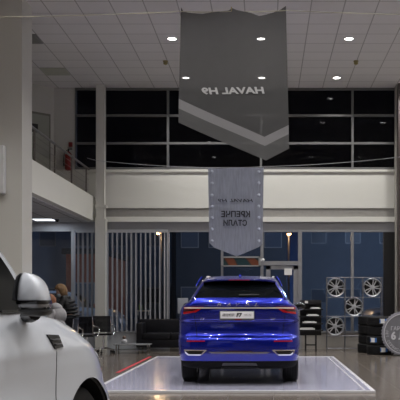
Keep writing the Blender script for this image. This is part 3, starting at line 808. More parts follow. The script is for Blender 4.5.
patch('door_handle', [[(1.5, .93), (1.72, .93), (1.72, .96), (1.5, .96)]], bvh, '-x', .03, BLUECAR, bl, .03)
patch('door_handle', [[(2.5, .93), (2.72, .93), (2.72, .96), (2.5, .96)]], bvh, '-x', .03, BLUECAR, bl, .03)
for sx in (-.4, .4):
    bm = B(); blob(bm, (sx, 4.42, .80), (.22, .08, .06)); obj('headlight', bm, SILVER, bl, True)

# ---- white SUV at the left: local origin on the ground under the front axle, heading +y
YAW = math.radians(-8.5)
def wc_origin():
    # the arch centre on the right flank is seen at px 88.5, distance 5.0
    ax, ay = X(88.5, 5.0), 5.0
    return ax-.955*math.cos(YAW), ay-.955*math.sin(YAW)
WX, WY = wc_origin()
wh = thing('parked_car', 'white SUV cropped at the left edge with its wing mirror folded', 'car', (WX, WY, 0), YAW)
wk = [K(.26, .80, -3.4, .60), K(.32, .90, -3.65, .80), K(.42, .935, -3.7, .86), K(.55, .948, -3.72, .88, rf=(.5, .55), cf=.12), K(.66, .945, -3.72, .87, rf=(.5, .6)),
      K(.76, .938, -3.72, .83, rf=(.5, .7)), K(.85, .940, -3.72, .78, rf=(.5, .7)), K(.93, .945, -3.70, .72, rf=(.5, .75)), K(1.0, .942, -3.70, .66, rf=(.52, .80)),
      K(1.06, .93, -3.68, .60, rf=(.55, .95)), K(1.12, .905, -3.66, .48, rf=(.55, 1.0), cf=.1), K(1.16, .885, -3.64, .30, rf=(.5, .9)), K(1.19, .865, -3.62, -.05, rf=(.4, .6)),
      K(1.205, .856, -3.60, -.28, rf=(.3, .3)), K(1.22, .85, -3.58, -.34, rf=(.16, .2)), K(1.38, .81, -3.52, -.42, rf=(.16, .2)), K(1.54, .76, -3.46, -.56, rf=(.16, .2)),
      K(1.68, .705, -3.40, -.76, rf=(.16, .22)), K(1.73, .66, -3.35, -.92, rf=(.2, .3)), K(1.76, .58, -3.2, -1.25), K(1.775, .40, -2.9, -1.5), K(1.78, .1, -2.3, -2.0, rr=(.05, .05), rf=(.05, .05), cr=.01, cf=.01)]
def white_side(f, y, z):
    if f < .5: return 0
    g = 0
    for c in (0, -2.8): g += .028*math.exp(-((y-c)/.46)**4)*math.exp(-((z-.72)/.26)**2)
    g -= .018*math.exp(-((z-.70)/.10)**2)*math.exp(-((y+1.4)/.75)**4)
    g += .006*math.exp(-((z-1.0)/.03)**2)*(1 if y < -.3 else math.exp(-((y+.3)/.3)**2))
    return g*(f-.5)/.5
def white_class(l, reg, u, right, f):
    if l < 1.9: return 1
    if 14 <= l < 17:
        if reg == 'rear': return 2
        if reg == 'front': return 3
        if reg == 'fc': return 0
        if reg == 'side' and .04 < u < .985:
            return 4 if right else 5
    return 0
wbvh, wparts = cut_split(car_shell(wk, 3, white_side, white_class), [(0, .425, .385, .94, .32), (-2.8, .425, .385, .94, .32)],
    [('body', WHITECAR), ('lower_cladding', ARCH), ('rear_window', CARGLASS), ('windshield', CARGLASS), ('side_window', CARGLASS), ('side_window', CARGLASS)], wh)
for sx in (-1, 1):
    wheel_parts(wh, sx*.79, 0, .375, .25, 0); wheel_parts(wh, sx*.79, -2.8, .375, .25, 0)
# fender vent, door seams, window trim
V0 = [(-.50, 1.01), (-.395, 1.015), (-.40, 1.082), (-.545, 1.09)]
vt = patch('fender_vent', [V0], wbvh, '-x', .010, BLACKG, wh, .012, (8, 4))
patch('vent_slat', [[(-.49, 1.03), (-.415, 1.032), (-.415, 1.040), (-.495, 1.038)], [(-.51, 1.055), (-.42, 1.057), (-.42, 1.064), (-.515, 1.062)]], wbvh, '-x', .018, mat('vent_grey', (.10, .10, .11), .4, .5), vt, .010, (8, 1))
SEAM = mat('panel_gap', (.03, .03, .032), .6)
patch('door_seam', [[(-.475, .45), (-.469, .45), (-.469, 1.01), (-.475, 1.01)]], wbvh, '-x', .0015, SEAM, wh, .004, (1, 24))
patch('door_seam', [[(-1.60, .45), (-1.594, .45), (-1.594, 1.19), (-1.60, 1.19)]], wbvh, '-x', .0015, SEAM, wh, .004, (1, 24))
patch('window_trim', [[(-2.9, 1.200), (-.62, 1.213), (-.62, 1.226), (-2.9, 1.216)]], wbvh, '-x', .010, BLACKG, wh, .012, (40, 1))
patch('window_pillar', [[(-1.66, 1.21), (-1.56, 1.21), (-1.56, 1.66), (-1.66, 1.66)]], wbvh, '-x', .006, BLACKP, wh, .01, (2, 16))
patch('door_handle', [[(-1.52, 1.04), (-1.30, 1.04), (-1.30, 1.075), (-1.52, 1.075)]], wbvh, '-x', .035, WHITECAR, wh, .035)
# black wheel-arch inner lip
bm = B(); arc = [( .955*0+.945, math.cos(a)*.428, .385+math.sin(a)*.428) for a in [PI*(-.05)+k*PI*1.1/40 for k in range(41)]]
tube(bm, [(q[0]-.012, q[1], q[2]) for q in arc], .009, 8)
for v in bm.verts:
    pass
obj('arch_lip', bm, BLACKP, wh, True)
for sx in (-1, 1):
    bm = B(); blob(bm, (sx*.63, .56, .90), (.20, .16, .07), Matrix.Rotation(-sx*.7, 3, 'Z')); obj('headlight', bm, SILVER, wh, True)
# folded mirror (built in world terms, then moved to the car's frame)
RW = Matrix.Rotation(YAW, 4, 'Z').inverted() @ Matrix.Translation((-WX, -WY, 0))
dM = 4.12
def mirror_cap():
    # cross-sections stacked upwards: (py, px_left, px_right, depth)
    rows_ = [(300.5, 17.6, 50.6, .105), (298, 17.8, 50.2, .11), (292, 18.3, 48.6, .115), (286, 18.8, 46.6, .11), (281, 19.6, 43.6, .10), (277, 20.6, 39.5, .085), (274.4, 21.8, 34.5, .065), (273, 23.0, 29.5, .04)]
    return rows_
def mirror_shape(rows_, name, m, parent):
    bm = B(); R_ = []
    for (py, a, c, dp) in rows_:
        xa, xc = X(a, dM), X(c, dM); cx_, hw = (xa+xc)/2, (xc-xa)/2; ring = []
        for k in range(28):
            t = 2*PI*k/28; e = .62
            x = math.copysign(abs(math.cos(t))**e, math.cos(t)); y = math.copysign(abs(math.sin(t))**e, math.sin(t))
            ring.append(bm.verts.new((cx_+hw*x, dM+dp*(y*.9)-.03*x, Z(py, dM))))
        R_.append(ring)
    for a, c in zip(R_[:-1], R_[1:]):
        for k in range(28): bm.faces.new((a[k], a[(k+1) % 28], c[(k+1) % 28], c[k]))
    bm.faces.new(R_[0]); bm.faces.new(R_[-1]); bmesh.ops.recalc_face_normals(bm, faces=bm.faces)
    bmesh.ops.transform(bm, matrix=RW, verts=bm.verts)
    return obj(name, bm, m, parent, True)
mc = mirror_shape(mirror_cap(), 'wing_mirror', WHITECAR, wh)
mirror_shape([(304.2, 16.8, 51.0, .108), (302.6, 16.6, 51.6, .112), (300.3, 17.0, 51.3, .112)], 'mirror_band', BLACKG, mc)
mirror_shape([(309.5, 21, 48.5, .085), (307, 18.6, 51.2, .1), (304.1, 17.2, 51.4, .105)], 'mirror_lamp', mat('lamp_grey', (.22, .22, .23), .15, .5), mc)
mirror_shape([(316.2, 27, 45, .05), (314.5, 23, 50.5, .085), (311.5, 18.5, 52.8, .1), (309.3, 17.6, 52.6, .1)], 'mirror_foot', BLACKP, mc)
mirror_shape([(300.3, 16.7, 19.2, .10), (292, 17.3, 19.8, .11), (284, 18.2, 20.8, .10), (277, 19.6, 22.0, .08), (273.6, 21.8, 24.0, .05)], 'mirror_rim', BLACKG, mc)
bm = B(); tube(bm, [(X(35, dM+.0), dM, Z(314.5, dM)), (X(31, dM+.1), dM+.1, Z(316.8, dM+.1)), (X(25, 4.3), 4.3, Z(317, 4.3))], [.03, .03, .028], 10); bmesh.ops.transform(bm, matrix=RW, verts=bm.verts); obj('mirror_arm', bm, BLACKP, mc, True)

# ------------------------------------------------------------------ display platform
px0, px1, py0, py1 = -2.40, 1.46, 11.5, 18.5
pf = thing('display_platform', 'low pale tiled display platform under the blue car', 'platform', ((px0+px1)/2, (py0+py1)/2, 0))
hx, hy_ = (px1-px0)/2, (py1-py0)/2
mkbox('deck', PLATM, -hx, hx, -hy_, hy_, 0, .028, pf)
EDGE = mat('edge_aluminium', (.66, .66, .70), .3, .3)
for (a, c, e, f) in ((-hx-.05, hx+.05, -hy_-.05, -hy_), (-hx-.05, hx+.05, hy_, hy_+.05), (-hx-.05, -hx, -hy_, hy_), (hx, hx+.05, -hy_, hy_)):
    mkbox('edge_strip', EDGE, a, c, e, f, 0, .036, pf, .006)
mkbox('edge_line', EDGE, hx-.10, hx-.075, -hy_+.1, hy_-.1, .0282, .034, pf)
tag(mkbox('floor_tape', mat('red_tape', (.50, .03, .05), .5), -2.66, -2.60, 14.7, 18.9, .0, .006), 'red tape line on the floor along the left side of the platform', 'tape')
# ------------------------------------------------------------------ sofa
so = thing('sofa', 'black leather sofa against the back glazing left of the blue car', 'sofa', (X(136, 20.98), 20.98, 0))
SW = 1.75
mkbox('base', BLACKL, .0, SW, .0, .72, .09, .30, so, .02)
mkbox('backrest', BLACKL, .0, SW, .55, .76, .28, .80, so, .05)
mkbox('armrest', BLACKL, .0, .17, .0, .74, .28, .72, so, .04); mkbox('armrest', BLACKL, SW-.17, SW, .0, .74, .28, .72, so, .04)
mkbox('seat_cushion', BLACKL, .18, SW/2-.005, -.02, .56, .29, .46, so, .04); mkbox('seat_cushion', BLACKL, SW/2+.005, SW-.18, -.02, .56, .29, .46, so, .04)
for x in (.07, SW-.07):
    for y in (.06, .66): bm = B(); tube(bm, [(x, y, 0), (x, y, .1)], .022, 10); obj('leg', bm, STEEL, so, True)
# low glass table
lt = thing('low_table', 'low grey table on the floor in front of the sofa', 'table', (X(133, 20.3), 20.3, 0))
GT = mat('grey_table_top', (.26, .27, .28), .25)
mkbox('tabletop', GT, -.44, .44, -.22, .22, .20, .225, lt, .006)
for x in (-.38, .38):
    for y in (-.17, .17): bm = B(); tube(bm, [(x, y, 0), (x, y, .205)], .016, 8); obj('leg', bm, STEEL, lt, True)
mkbox('shelf', GT, -.38, .38, -.18, .18, .07, .082, lt)
orn = thing('ornament', 'small pale rounded ornament standing on the low grey table', 'ornament', (X(124.3, 20.3), 20.3, .226))
ORN = mat('pale_ornament', (.36, .36, .38), .5, noise=.3, nscale=30)
bm = B(); lathe(bm, [(.03, 0), (.07, .01), (.08, .06), (.05, .11), (.035, .12)], 18); obj('body', bm, ORN, orn, True)
bm = B(); blob(bm, (0, 0, .155), (.045, .045, .04)); obj('knob', bm, mat('brown_knob', (.16, .10, .08), .5), orn, True)

# ------------------------------------------------------------------ office chairs
def make_chair():
    c = thing('office_chair', '', 'chair')
    bm = B(); n = 14
    for k in range(n):
        z0 = .52+k*.028; yy = .225+.05*((k/n)-.3)**2+.02*k/n
        box(bm, -.205, .205, yy-.014, yy+.014, z0, z0+.026, .007)
    obj('backrest', bm, BLACKL, c, True)
    bm = B()
    for k in range(14): y0 = -.22+k*.031; box(bm, -.22, .22, y0, y0+.029, .435, .475, .008)
    obj('seat', bm, BLACKL, c, True)
    for s in (-1, 1):
        bm = B(); tube(bm, [(s*.21, .23, .70), (s*.245, .2, .68), (s*.25, .05, .66), (s*.25, -.14, .65), (s*.25, -.2, .60), (s*.25, -.16, .48), (s*.22, -.1, .43)], .012); obj('armrest', bm, CHROME, c, True)
        bm = B(); tube(bm, [(s*.212, .26, .90), (s*.212, .235, .55), (s*.212, .2, .45), (s*.212, -.2, .43)], .010); obj('side_frame', bm, CHROME, c, True)
    bm = B(); lathe(bm, [(.05, .43), (.05, .40), (.03, .39), (.03, .25), (.02, .25), (.02, .09)], 14); obj('gas_lift', bm, CHROME, c, True)
    bm = B()
    for k in range(5):
        a = 2*PI*k/5+.3; tube(bm, [(0, 0, .12), (math.cos(a)*.15, math.sin(a)*.15, .105), (math.cos(a)*.28, math.sin(a)*.28, .075)], [.026, .02, .014])
    obj('base', bm, CHROME, c, True)
    for k in range(5):
        a = 2*PI*k/5+.3; bm = B()
        for s in (-.014, .014): lathe(bm, [(.001, s-.010), (.028, s-.010), (.028, s+.010), (.001, s+.010)], 14, 'x', (0, 0, .028))
        tube(bm, [(0, 0, .03), (0, 0, .08)], .007, 6)
        bmesh.ops.transform(bm, matrix=Matrix.Translation((math.cos(a)*.28, math.sin(a)*.28, 0)) @ Matrix.Rotation(a, 4, 'Z'), verts=bm.verts)
        obj('caster', bm, BLACKP, c, True)
    return c
ch = make_chair(); ch['group'] = 'black office chairs by the left window'
spots = [(103.3, 20.35, PI+.05, 'black ribbed office chair before the slim column, rightmost of the row'),
         (86.5, 19.5, PI-.05, 'black ribbed office chair in the middle, before the narrow blind'),
         (70.0, 18.1, PI+.08, 'black ribbed office chair nearest the white car hood, beside the standing woman')]
ch.location = (X(103.3, 20.35), 20.35, 0); ch.rotation_euler.z = PI+.05; ch['label'] = spots[0][3]
for px, d, rz, lb in spots[1:]:
    c = copy_tree(ch); c.location = (X(px, d), d, 0); c.rotation_euler.z = rz; c['label'] = lb

# ------------------------------------------------------------------ people
def skin(name, verts, edges, m, parent, sub=2):
    me = bpy.data.meshes.new('s'); me.from_pydata([v[:3] for v in verts], edges, []); o = bpy.data.objects.new('s', me); link(o)
    md = o.modifiers.new('k', 'SKIN'); md.use_smooth_shade = True
    for i, v in enumerate(verts):
        r = v[3]; me.skin_vertices[0].data[i].radius = r if isinstance(r, tuple) else (r, r)
    me.skin_vertices[0].data[0].use_root = True
    sd = o.modifiers.new('d', 'SUBSURF'); sd.levels = sub
    bpy.context.view_layer.update()
    res = bpy.data.meshes.new_from_object(o.evaluated_get(bpy.context.evaluated_depsgraph_get())); bpy.data.objects.remove(o)
    res.materials.clear(); res.materials.append(m)
    for p in res.polygons: p.use_smooth = True; p.material_index = 0
    q = bpy.data.objects.new(name, res); link(q); q.parent = parent; return q
SKIN = mat('skin', (.48, .30, .23), .55)
def head_bm(c, yaw, pitch, s=1.):
    R_ = Matrix.Rotation(yaw, 3, 'Z') @ Matrix.Rotation(pitch, 3, 'X')
    bm = B()
    def f(p):   # local: face towards -y
        x, y, z = p
        if z < 0: x *= 1-.28*z*z; y = y*(1-.18*z*z)-.10*z*z*(1 if y < 0 else 0)
        return Vector((x, y, z))
    blob(bm, (0, 0, 0), (.074*s, .096*s, .115*s), None, 24, f)
    blob(bm, (0, -.098*s, -.018*s), (.013*s, .020*s, .024*s), None, 10)
    for sx in (-1, 1):
        blob(bm, (sx*.076*s, .005, -.01*s), (.010*s, .018*s, .030*s), None, 10)
    for v in bm.verts: v.co = R_ @ v.co+Vector(c)
    return bm, R_
def hand(parent_verts_edges): pass
def fingers(pts, edges, base, dirv, side, k0):
    """palm at vertex index k0 (base), add five finger chains"""
    dirv = Vector(dirv).normalized(); side = Vector(side).normalized(); up = dirv.cross(side)
    for i, (o_, ln) in enumerate(((-.03, .062), (-.01, .074), (.01, .070), (.028, .055))):
        p = Vector(base)+dirv*.045+side*o_; idx = len(pts)
        pts.append((*p, .0095)); edges.append((k0, idx))
        p2 = p+dirv*ln*.55-up*.008; pts.append((*p2, .008)); edges.append((idx, idx+1))
        p3 = p2+dirv*ln*.4-up*.024; pts.append((*p3, .0065)); edges.append((idx+1, idx+2))
    p = Vector(base)-side*.032+dirv*.002; idx = len(pts); pts.append((*p, .011)); edges.append((k0, idx))
    p2 = p-side*.016+dirv*.035-up*.01; pts.append((*p2, .009)); edges.append((idx, idx+1))
# standing woman, leaning towards the left
wd = 18.7
wm = thing('person', 'standing person with blond hair, face mask and black puffer jacket leaning over', 'person', (X(71, wd), wd, 0))
def build_person(root, J, hc, yaw, pitch, jacket, trousers, shoes, skincol=SKIN):
    v = []; e = []
    def add(p, r, parent=None):
        v.append((*p, r)); 
        if parent is not None: e.append((parent, len(v)-1))
        return len(v)-1
    pel = add(J['pelvis'], (.13, .10)); w_ = add(J['waist'], (.115, .09), pel); chs = add(J['chest'], (.135, .10), w_); nk = add(J['neck'], .052, chs)
    hd = add(((Vector(J['neck'])+Vector(hc))/2)[:], .048, nk)
    hands = []
    for s in 'LR':
        a = add(J['sh'+s], .058, chs); b_ = add(J['el'+s], .042, a); c = add(J['wr'+s], .027, b_)
        dirv = (Vector(J['wr'+s])-Vector(J['el'+s])).normalized(); hp = Vector(J['wr'+s])+dirv*.055; h = add(hp[:], (.034, .018), c)
        sd = dirv.cross(Vector((0, 0, 1))); sd = sd.normalized() if sd.length > .1 else Vector((0, 1, 0))
        fingers(v, e, hp[:], dirv[:], (sd*(1 if s == 'L' else -1))[:], h)
    for s in 'LR':
        a = add(J['hip'+s], .085, pel); b_ = add(J['kn'+s], .058, a); c = add(J['an'+s], .038, b_); 
        t = add(J['to'+s], .032, c)
    skin('body', v, e, skincol, root)
    # jacket
    jv = [(*J['pelvis'], (.165, .13)), (*J['waist'], (.165, .135)), (*J['chest'], (.175, .14)), (*((Vector(J['neck'])*.75+Vector(J['chest'])*.25)), .085)]; je = [(0, 1), (1, 2), (2, 3)]
    for s in 'LR':
        k = len(jv); el, wr = Vector(J['el'+s]), Vector(J['wr'+s])
        jv += [(*J['sh'+s], .086), (*el, .070), (*(wr.lerp(el, .06)), .046)]; je += [(2, k), (k, k+1), (k+1, k+2)]
    jk = skin('jacket', jv, je, jacket, root)
    tv = [(*J['pelvis'], (.145, .115))]; te = []
    for s in 'LR':
        k = len(tv); an = Vector(J['an'+s]); kn = Vector(J['kn'+s])
        tv += [(*J['hip'+s], .10), (*kn, .072), (*an.lerp(kn, .12), .056)]; te += [(0, k), (k, k+1), (k+1, k+2)]
    skin('trousers', tv, te, trousers, root)
    for s in 'LR':
        an, to = Vector(J['an'+s]), Vector(J['to'+s])
        skin('shoe', [(*(an+Vector((0, 0, -.01))), .050), (*(an.lerp(to, .5)+Vector((0, 0, -.012))), .046), (*to, .040)], [(0, 1), (1, 2)], shoes, root)
    bm, R_ = head_bm(hc, yaw, pitch); hdo = obj('head', bm, skincol, root, True)
    EY = mat('eye_dark', (.02, .015, .012), .2)
    for sx in (-1, 1):
        bm = B(); blob(bm, Vector(hc)+R_ @ Vector((sx*.030, -.087, .012)), (.012, .008, .006), R_, 10); obj('eye', bm, EY, hdo, True)
    bm = B(); blob(bm, Vector(hc)+R_ @ Vector((0, -.089, -.055)), (.022, .008, .006), R_, 10); obj('mouth', bm, mat('lips', (.35, .12, .10), .5), hdo, True)
    return jk, hdo, R_
def wpt(px, py, dy=0., d=wd): return (X(px, d)-X(71, wd), dy, Z(py, d))
PUFF = mat('black_puffer', (.010, .010, .012), .5, noise=.3, nscale=12, bump=.9, stretch=(.3, .3, 2.2))
J = dict(pelvis=(0, 0, .93), waist=(-.02, 0, 1.06), chest=(-.10, 0, 1.25), neck=(-.20, -.02, 1.40),
         shL=(-.13, -.17, 1.31), elL=(-.24, -.22, 1.08), wrL=(-.44, -.20, 1.02), shR=(-.10, .17, 1.31), elR=(-.22, .21, 1.06), wrR=(-.42, .15, 1.02),
         hipL=(0, -.09, .86), knL=(-.05, -.10, .48), anL=(.0, -.10, .10), toL=(-.15, -.11, .045), hipR=(0, .09, .86), knR=(.02, .10, .48), anR=(.06, .10, .10), toR=(-.09, .11, .045))
hc = wpt(60.7, 291.5)
jk, hd, R_ = build_person(wm, J, (hc[0], -.02, hc[2]), math.radians(-52), math.radians(28), PUFF, mat('dark_trousers', (.02, .022, .03), .8), BLACKP)
BLOND = mat('blond_hair', (.22, .13, .06), .7, noise=.85, nscale=25, bump=.6, stretch=(1, 1, .4))
def hair(hc, R_, m, parent, long=0., vol=1.12):
    bm = B()
    def f(p):
        x, y, z = p
        if y < -.35: y = -.35+(y+.35)*.35 if z < .45 else y*1.0
        if z < -.3 and y > -.4: z = z*(1+long)
        return Vector((x, y, z))
    blob(bm, (0, .022, .025), (.092*vol, .108*vol, .112*vol), None, 24, f)
    for v in bm.verts:
        v.co *= 1+.07*math.sin(v.co.x*85+1)*math.sin(v.co.z*75+v.co.y*60)
        v.co = R_ @ v.co+Vector(hc)
    return obj('hair', bm, m, parent, True)
hair((hc[0]+.0, -.02, hc[2]), R_, BLOND, hd, .45, 1.3)
bm = B(); blob(bm, Vector((hc[0], -.02, hc[2]))+R_ @ Vector((0, -.072, -.052)), (.058, .042, .050), R_, 16); obj('face_mask', bm, mat('mask_blue', (.42, .50, .56), .7), hd, True)
bm = B(); tube(bm, [Vector((X(65.5, wd)-X(71, wd), -.02, Z(299, wd)))+Vector((math.cos(a)*.085, math.sin(a)*.10, math.cos(a)*.035)) for a in [k*2*PI/14 for k in range(14)]], .035, 10, closed=True); obj('collar', bm, PUFF, jk, True)
for k in range(5):   # quilted rolls of the puffer
    c = Vector(J['pelvis']).lerp(Vector(J['chest']), k/4.2)
    bm = B(); tube(bm, [c+Vector((math.cos(a)*.17, math.sin(a)*.15, math.cos(a)*.03)) for a in [q*2*PI/20 for q in range(20)]], .030, 10, closed=True)
    obj('quilted_roll', bm, PUFF, jk, True)
# seated person in grey hooded jacket
sd = 17.3
st = thing('person', 'seated person with reddish hair in a grey hooded jacket behind the white car', 'person', (X(62, sd), sd, 0))
GREYJ = mat('grey_jacket', (.33, .325, .335), .8, noise=.15, nscale=20, bump=.4)
J = dict(pelvis=(.0, 0, .56), waist=(-.01, 0, .70), chest=(-.10, 0, .98), neck=(-.20, 0, 1.10),
         shL=(-.14, -.19, 1.03), elL=(-.25, -.25, .80), wrL=(-.46, -.18, .74), shR=(-.14, .19, 1.03), elR=(-.25, .25, .80), wrR=(-.46, .18, .74),
         hipL=(-.02, -.10, .53), knL=(-.46, -.13, .50), anL=(-.46, -.13, .10), toL=(-.61, -.14, .045), hipR=(-.02, .10, .53), knR=(-.46, .13, .50), anR=(-.44, .13, .10), toR=(-.59, .14, .045))
hs = (X(49, sd)-X(62, sd), .02, Z(302, sd))
jk2, hd2, R2 = build_person(st, J, hs, math.radians(-105), math.radians(22), GREYJ, mat('blue_jeans', (.05, .07, .12), .85), BLACKP)
hair(hs, R2, mat('reddish_hair', (.24, .09, .04), .6, noise=.4, nscale=25, bump=.5), hd2, .1, 1.25)
bm = B(); blob(bm, (X(56.5, sd)-X(62, sd), 0, Z(307, sd)), (.13, .15, .085), Matrix.Rotation(.35, 3, 'Y')); obj('hood', bm, GREYJ, jk2, True)
bm = B(); blob(bm, (X(57.5, sd)-X(62, sd), 0, Z(316, sd)), (.185, .22, .20), Matrix.Rotation(.3, 3, 'Y')); obj('jacket_back', bm, GREYJ, jk2, True)
c = copy_tree(ch); c.location = (X(62, sd)+.03, sd, 0); c.rotation_euler.z = -PI/2; c['label'] = 'black office chair under the seated person in grey'

# ------------------------------------------------------------------ info placard, sign box
o = thing('information_stand', 'white information board on a post, just left of the blue car', 'sign', (X(182.8, 20.2), 20.2, 0))
mkbox('board', mat('grey_white_board', (.34, .36, .40), .6), -.125, .125, -.012, .012, Z(313.5, 20.2), Z(298, 20.2), o, .004)
bm = B(); tube(bm, [(0, .03, .02), (0, .03, Z(305, 20.2))], .015, 10); obj('post', bm, STEEL, o, True)
bm = B(); lathe(bm, [(.001, 0), (.15, 0), (.15, .012), (.02, .025), (.001, .025)], 24, c=(0, .03, 0)); obj('base', bm, STEEL, o, True)
zz0 = Z(266.5, DB-.3); zz1 = Z(256.5, DB-.3)
o = thing('overdoor_sign', 'grey box with orange and teal streaks over the doorway behind the blue car', 'sign', (X(241, DB-.3), DB-.3, (zz0+zz1)/2))
hw_, hh = X(260.5, DB-.3)-X(241, DB-.3), (zz1-zz0)/2
bm = B()
for (a, c_, e, f) in ((-hw_, hw_, -hh, -hh+.03), (-hw_, hw_, hh-.04, hh), (-hw_, -hw_+.05, -hh, hh), (hw_-.05, hw_, -hh, hh)): box(bm, a, c_, -.06, .24, e, f)
box(bm, -hw_, hw_, 0, .24, -hh, hh); obj('housing', bm, mat('box_grey', (.30, .30, .30), .5), o)
SG = bpy.data.materials.new('streaked_print'); SG.use_nodes = True
nt = SG.node_tree; tc = nt.nodes.new('ShaderNodeTexCoord'); wv = nt.nodes.new('ShaderNodeTexWave'); wv.bands_direction = 'DIAGONAL'; wv.inputs['Scale'].default_value = 1.1; wv.inputs['Distortion'].default_value = 3
rp = nt.nodes.new('ShaderNodeValToRGB'); nt.links.new(tc.outputs['Object'], wv.inputs['Vector']); nt.links.new(wv.outputs['Fac'], rp.inputs[0]); nt.links.new(rp.outputs[0], nt.nodes['Principled BSDF'].inputs['Base Color'])
rp.color_ramp.elements[0].color = (.012, .05, .06, 1); rp.color_ramp.elements[1].color = (.20, .055, .02, 1); rp.color_ramp.elements[0].position = .35; rp.color_ramp.elements[1].position = .75
el = rp.color_ramp.elements.new(.55); el.color = (.05, .035, .03, 1)
mkbox('print_panel', SG, -hw_+.05, hw_-.05, -.02, 0, -hh+.03, hh-.04, o)
bm = B(); box(bm, hw_, hw_+.1, -.02, .02, hh-.12, hh-.06); blob(bm, (hw_+.07, -.02, hh-.09), (.04, .04, .04)); obj('lamp', bm, WHITEP, o, True)
# brackets joining the box to the wall of glass
bm = B(); box(bm, -hw_+.1, -hw_+.14, .22, .30, -.03, .03); box(bm, hw_-.14, hw_-.10, .22, .30, -.03, .03); obj('bracket', bm, STEEL, o)

# ------------------------------------------------------------------ brochure stand
db = 20.9
bs = thing('brochure_stand', 'black tiered brochure stand right of the blue car', 'stand', (X(311, db), db, 0))
LW = X(321.5, db)-X(300, db)
zt_ = Z(300, db)
for s in (-1, 1):
    bm = B(); box(bm, s*.13-.015, s*.13+.015, .0, .03, 0, .42); obj('leg', bm, BLACKP, bs)
    bm = B(); box(bm, s*.13-.015, s*.13+.015, .22, .25, 0, .42); obj('leg', bm, BLACKP, bs)
bm = B(); box(bm, -.13, .13, 0, .03, .15, .17); box(bm, -.13, .13, .22, .25, .15, .17); obj('crossbar', bm, BLACKP, bs)
bm = B(); box(bm, -LW/2, LW/2, .14, .27, .40, zt_, .01); obj('back_panel', bm, BLACKP, bs, True)
lab = ['topmost', 'second', 'third', 'fourth and lowest']
tr = [(308.7, 315.3), (315.8, 312.6), (322.9, 309.5), (329.5, 306.8)]
for k, (py, pxc) in enumerate(tr):
    z = Z(py, db); bm = B(); box(bm, -LW/2-.06, LW/2+.02, -.16, .15, z-.035, z-.015, .004); box(bm, -LW/2-.06, LW/2+.02, -.17, -.155, z-.035, z+.0, .003); obj('tray', bm, BLACKP, bs, True)
    bm = B(); w_ = .125+.03*k*.8; box(bm, -w_, w_, -.12, .12, 0, .035+.005*k, .004); box(bm, -w_*.75, w_*.75, -.1, .1, .035+.005*k, .05+.005*k)
    q = obj('brochure_pile', bm, PAPER, None, True); q.location = (X(pxc, db-.02), db-.02, z-.0145)
    tag(q, 'white brochures on the %s tray of the black stand' % lab[k], 'brochures', 'brochure piles on the stand')
bm = B(); box(bm, -LW/2+.02, LW/2-.02, -.10, .15, zt_-.10, zt_-.0, .01); obj('top_box', bm, BLACKP, bs, True)
mkbox('white_label', PAPER, -.16, -.08, -.106, -.10, zt_-.08, zt_-.02, bs)

# ------------------------------------------------------------------ wheel display rack
dr = 21.3
rk = thing('wheel_rack', 'thin metal display rack holding four alloy wheels by the right glazing', 'rack', (X(354, dr), dr, 0))
gx = [X(p, dr)-X(354, dr) for p in (327, 345.3, 363.3, 382)]; gz = [Z(p, dr) for p in (336, 316.5, 297.5, 277.5)]
RM = mat('rack_metal', (.22, .22, .24), .35, .7)
for x in gx:
    bm = B(); 
    for y in (0, .2): tube(bm, [(x, y, 0), (x, y, gz[3])], .011, 8)
    obj('post', bm, RM, rk, True)
for z in gz+[.05]:
    bm = B()
    for y in (0, .2): tube(bm, [(gx[0], y, z), (gx[3], y, z)], .009, 8)
    for x in gx: tube(bm, [(x, 0, z), (x, .2, z)], .009, 8)
    obj('shelf_frame', bm, RM, rk, True)
WSPOT = [(336, 287.3, 0, 'silver wheel with split spokes in the top left bay of the rack'), (372.8, 287.3, 0, 'silver wheel with split spokes in the top right bay of the rack'),
         (354.3, 306.7, 1, 'silver wheel in the centre bay of the rack'), (335.3, 326.2, 1, 'silver wheel in the bottom left bay of the rack')]
for px, py, sty, lb in WSPOT:
    R0 = .232
    w_ = thing('alloy_wheel', lb, 'wheel', (X(px, dr-.02), dr+.10, Z(py, dr)), -PI/2, 'alloy wheels on the rack')
    rim(w_, R0, .2, 1, sty)
    bm = B(); lathe(bm, [(.001, -.02), (R0*.86, -.02), (R0*.86, -.03), (.001, -.03)], 32, 'x'); obj('backing', bm, BLACKP, w_, True)

# ------------------------------------------------------------------ tyre stacks
def make_tyre():
    t = thing('car_tyre', '', 'tyre'); R, W = .335, .225
    bm = B(); prof = [(R*.63, -W*.36), (R*.70, -W*.48), (R*.85, -W*.5), (R*.95, -W*.46), (R*.99, -W*.40)]
    for k in range(4): a = -W*.36+k*W*.19; prof += [(R, a), (R, a+W*.14), (R-.01, a+W*.145), (R-.01, a+W*.185)]
    prof += [(R, W*.39), (R*.99, W*.40), (R*.95, W*.46), (R*.85, W*.5), (R*.70, W*.48), (R*.63, W*.36), (R*.66, 0)]
    lathe(bm, [(r_, h+W/2) for r_, h in prof], 48, 'z', closed=True); obj('carcass', bm, RUBBER, t, True)
    def arcpatch(name, a0, a1, z0, z1, m, rr):
        bm = B(); V = []
        for i in range(9):
            a = a0+(a1-a0)*i/8; V.append([bm.verts.new((math.cos(a)*r_, math.sin(a)*r_, z)) for r_, z in ((rr, z0), (rr, z1), (rr-.004, z1), (rr-.004, z0))])
        for a, c_ in zip(V[:-1], V[1:]):
            for k in range(4): bm.faces.new((a[k], a[(k+1) % 4], c_[(k+1) % 4], c_[k]))
        bm.faces.new(V[0]); bm.faces.new(V[-1][::-1]); bmesh.ops.recalc_face_normals(bm, faces=bm.faces); return obj(name, bm, m, t, True)
    LB = mat('tyre_label_blue', (.04, .16, .50), .5)
    arcpatch('label', -.36, .0, .07, .175, PAPER, R+.006); arcpatch('label_print', -.0, .14, .07, .175, LB, R+.006); arcpatch('label_print', -.36, -.29, .08, .165, LB, R+.009)
    return t
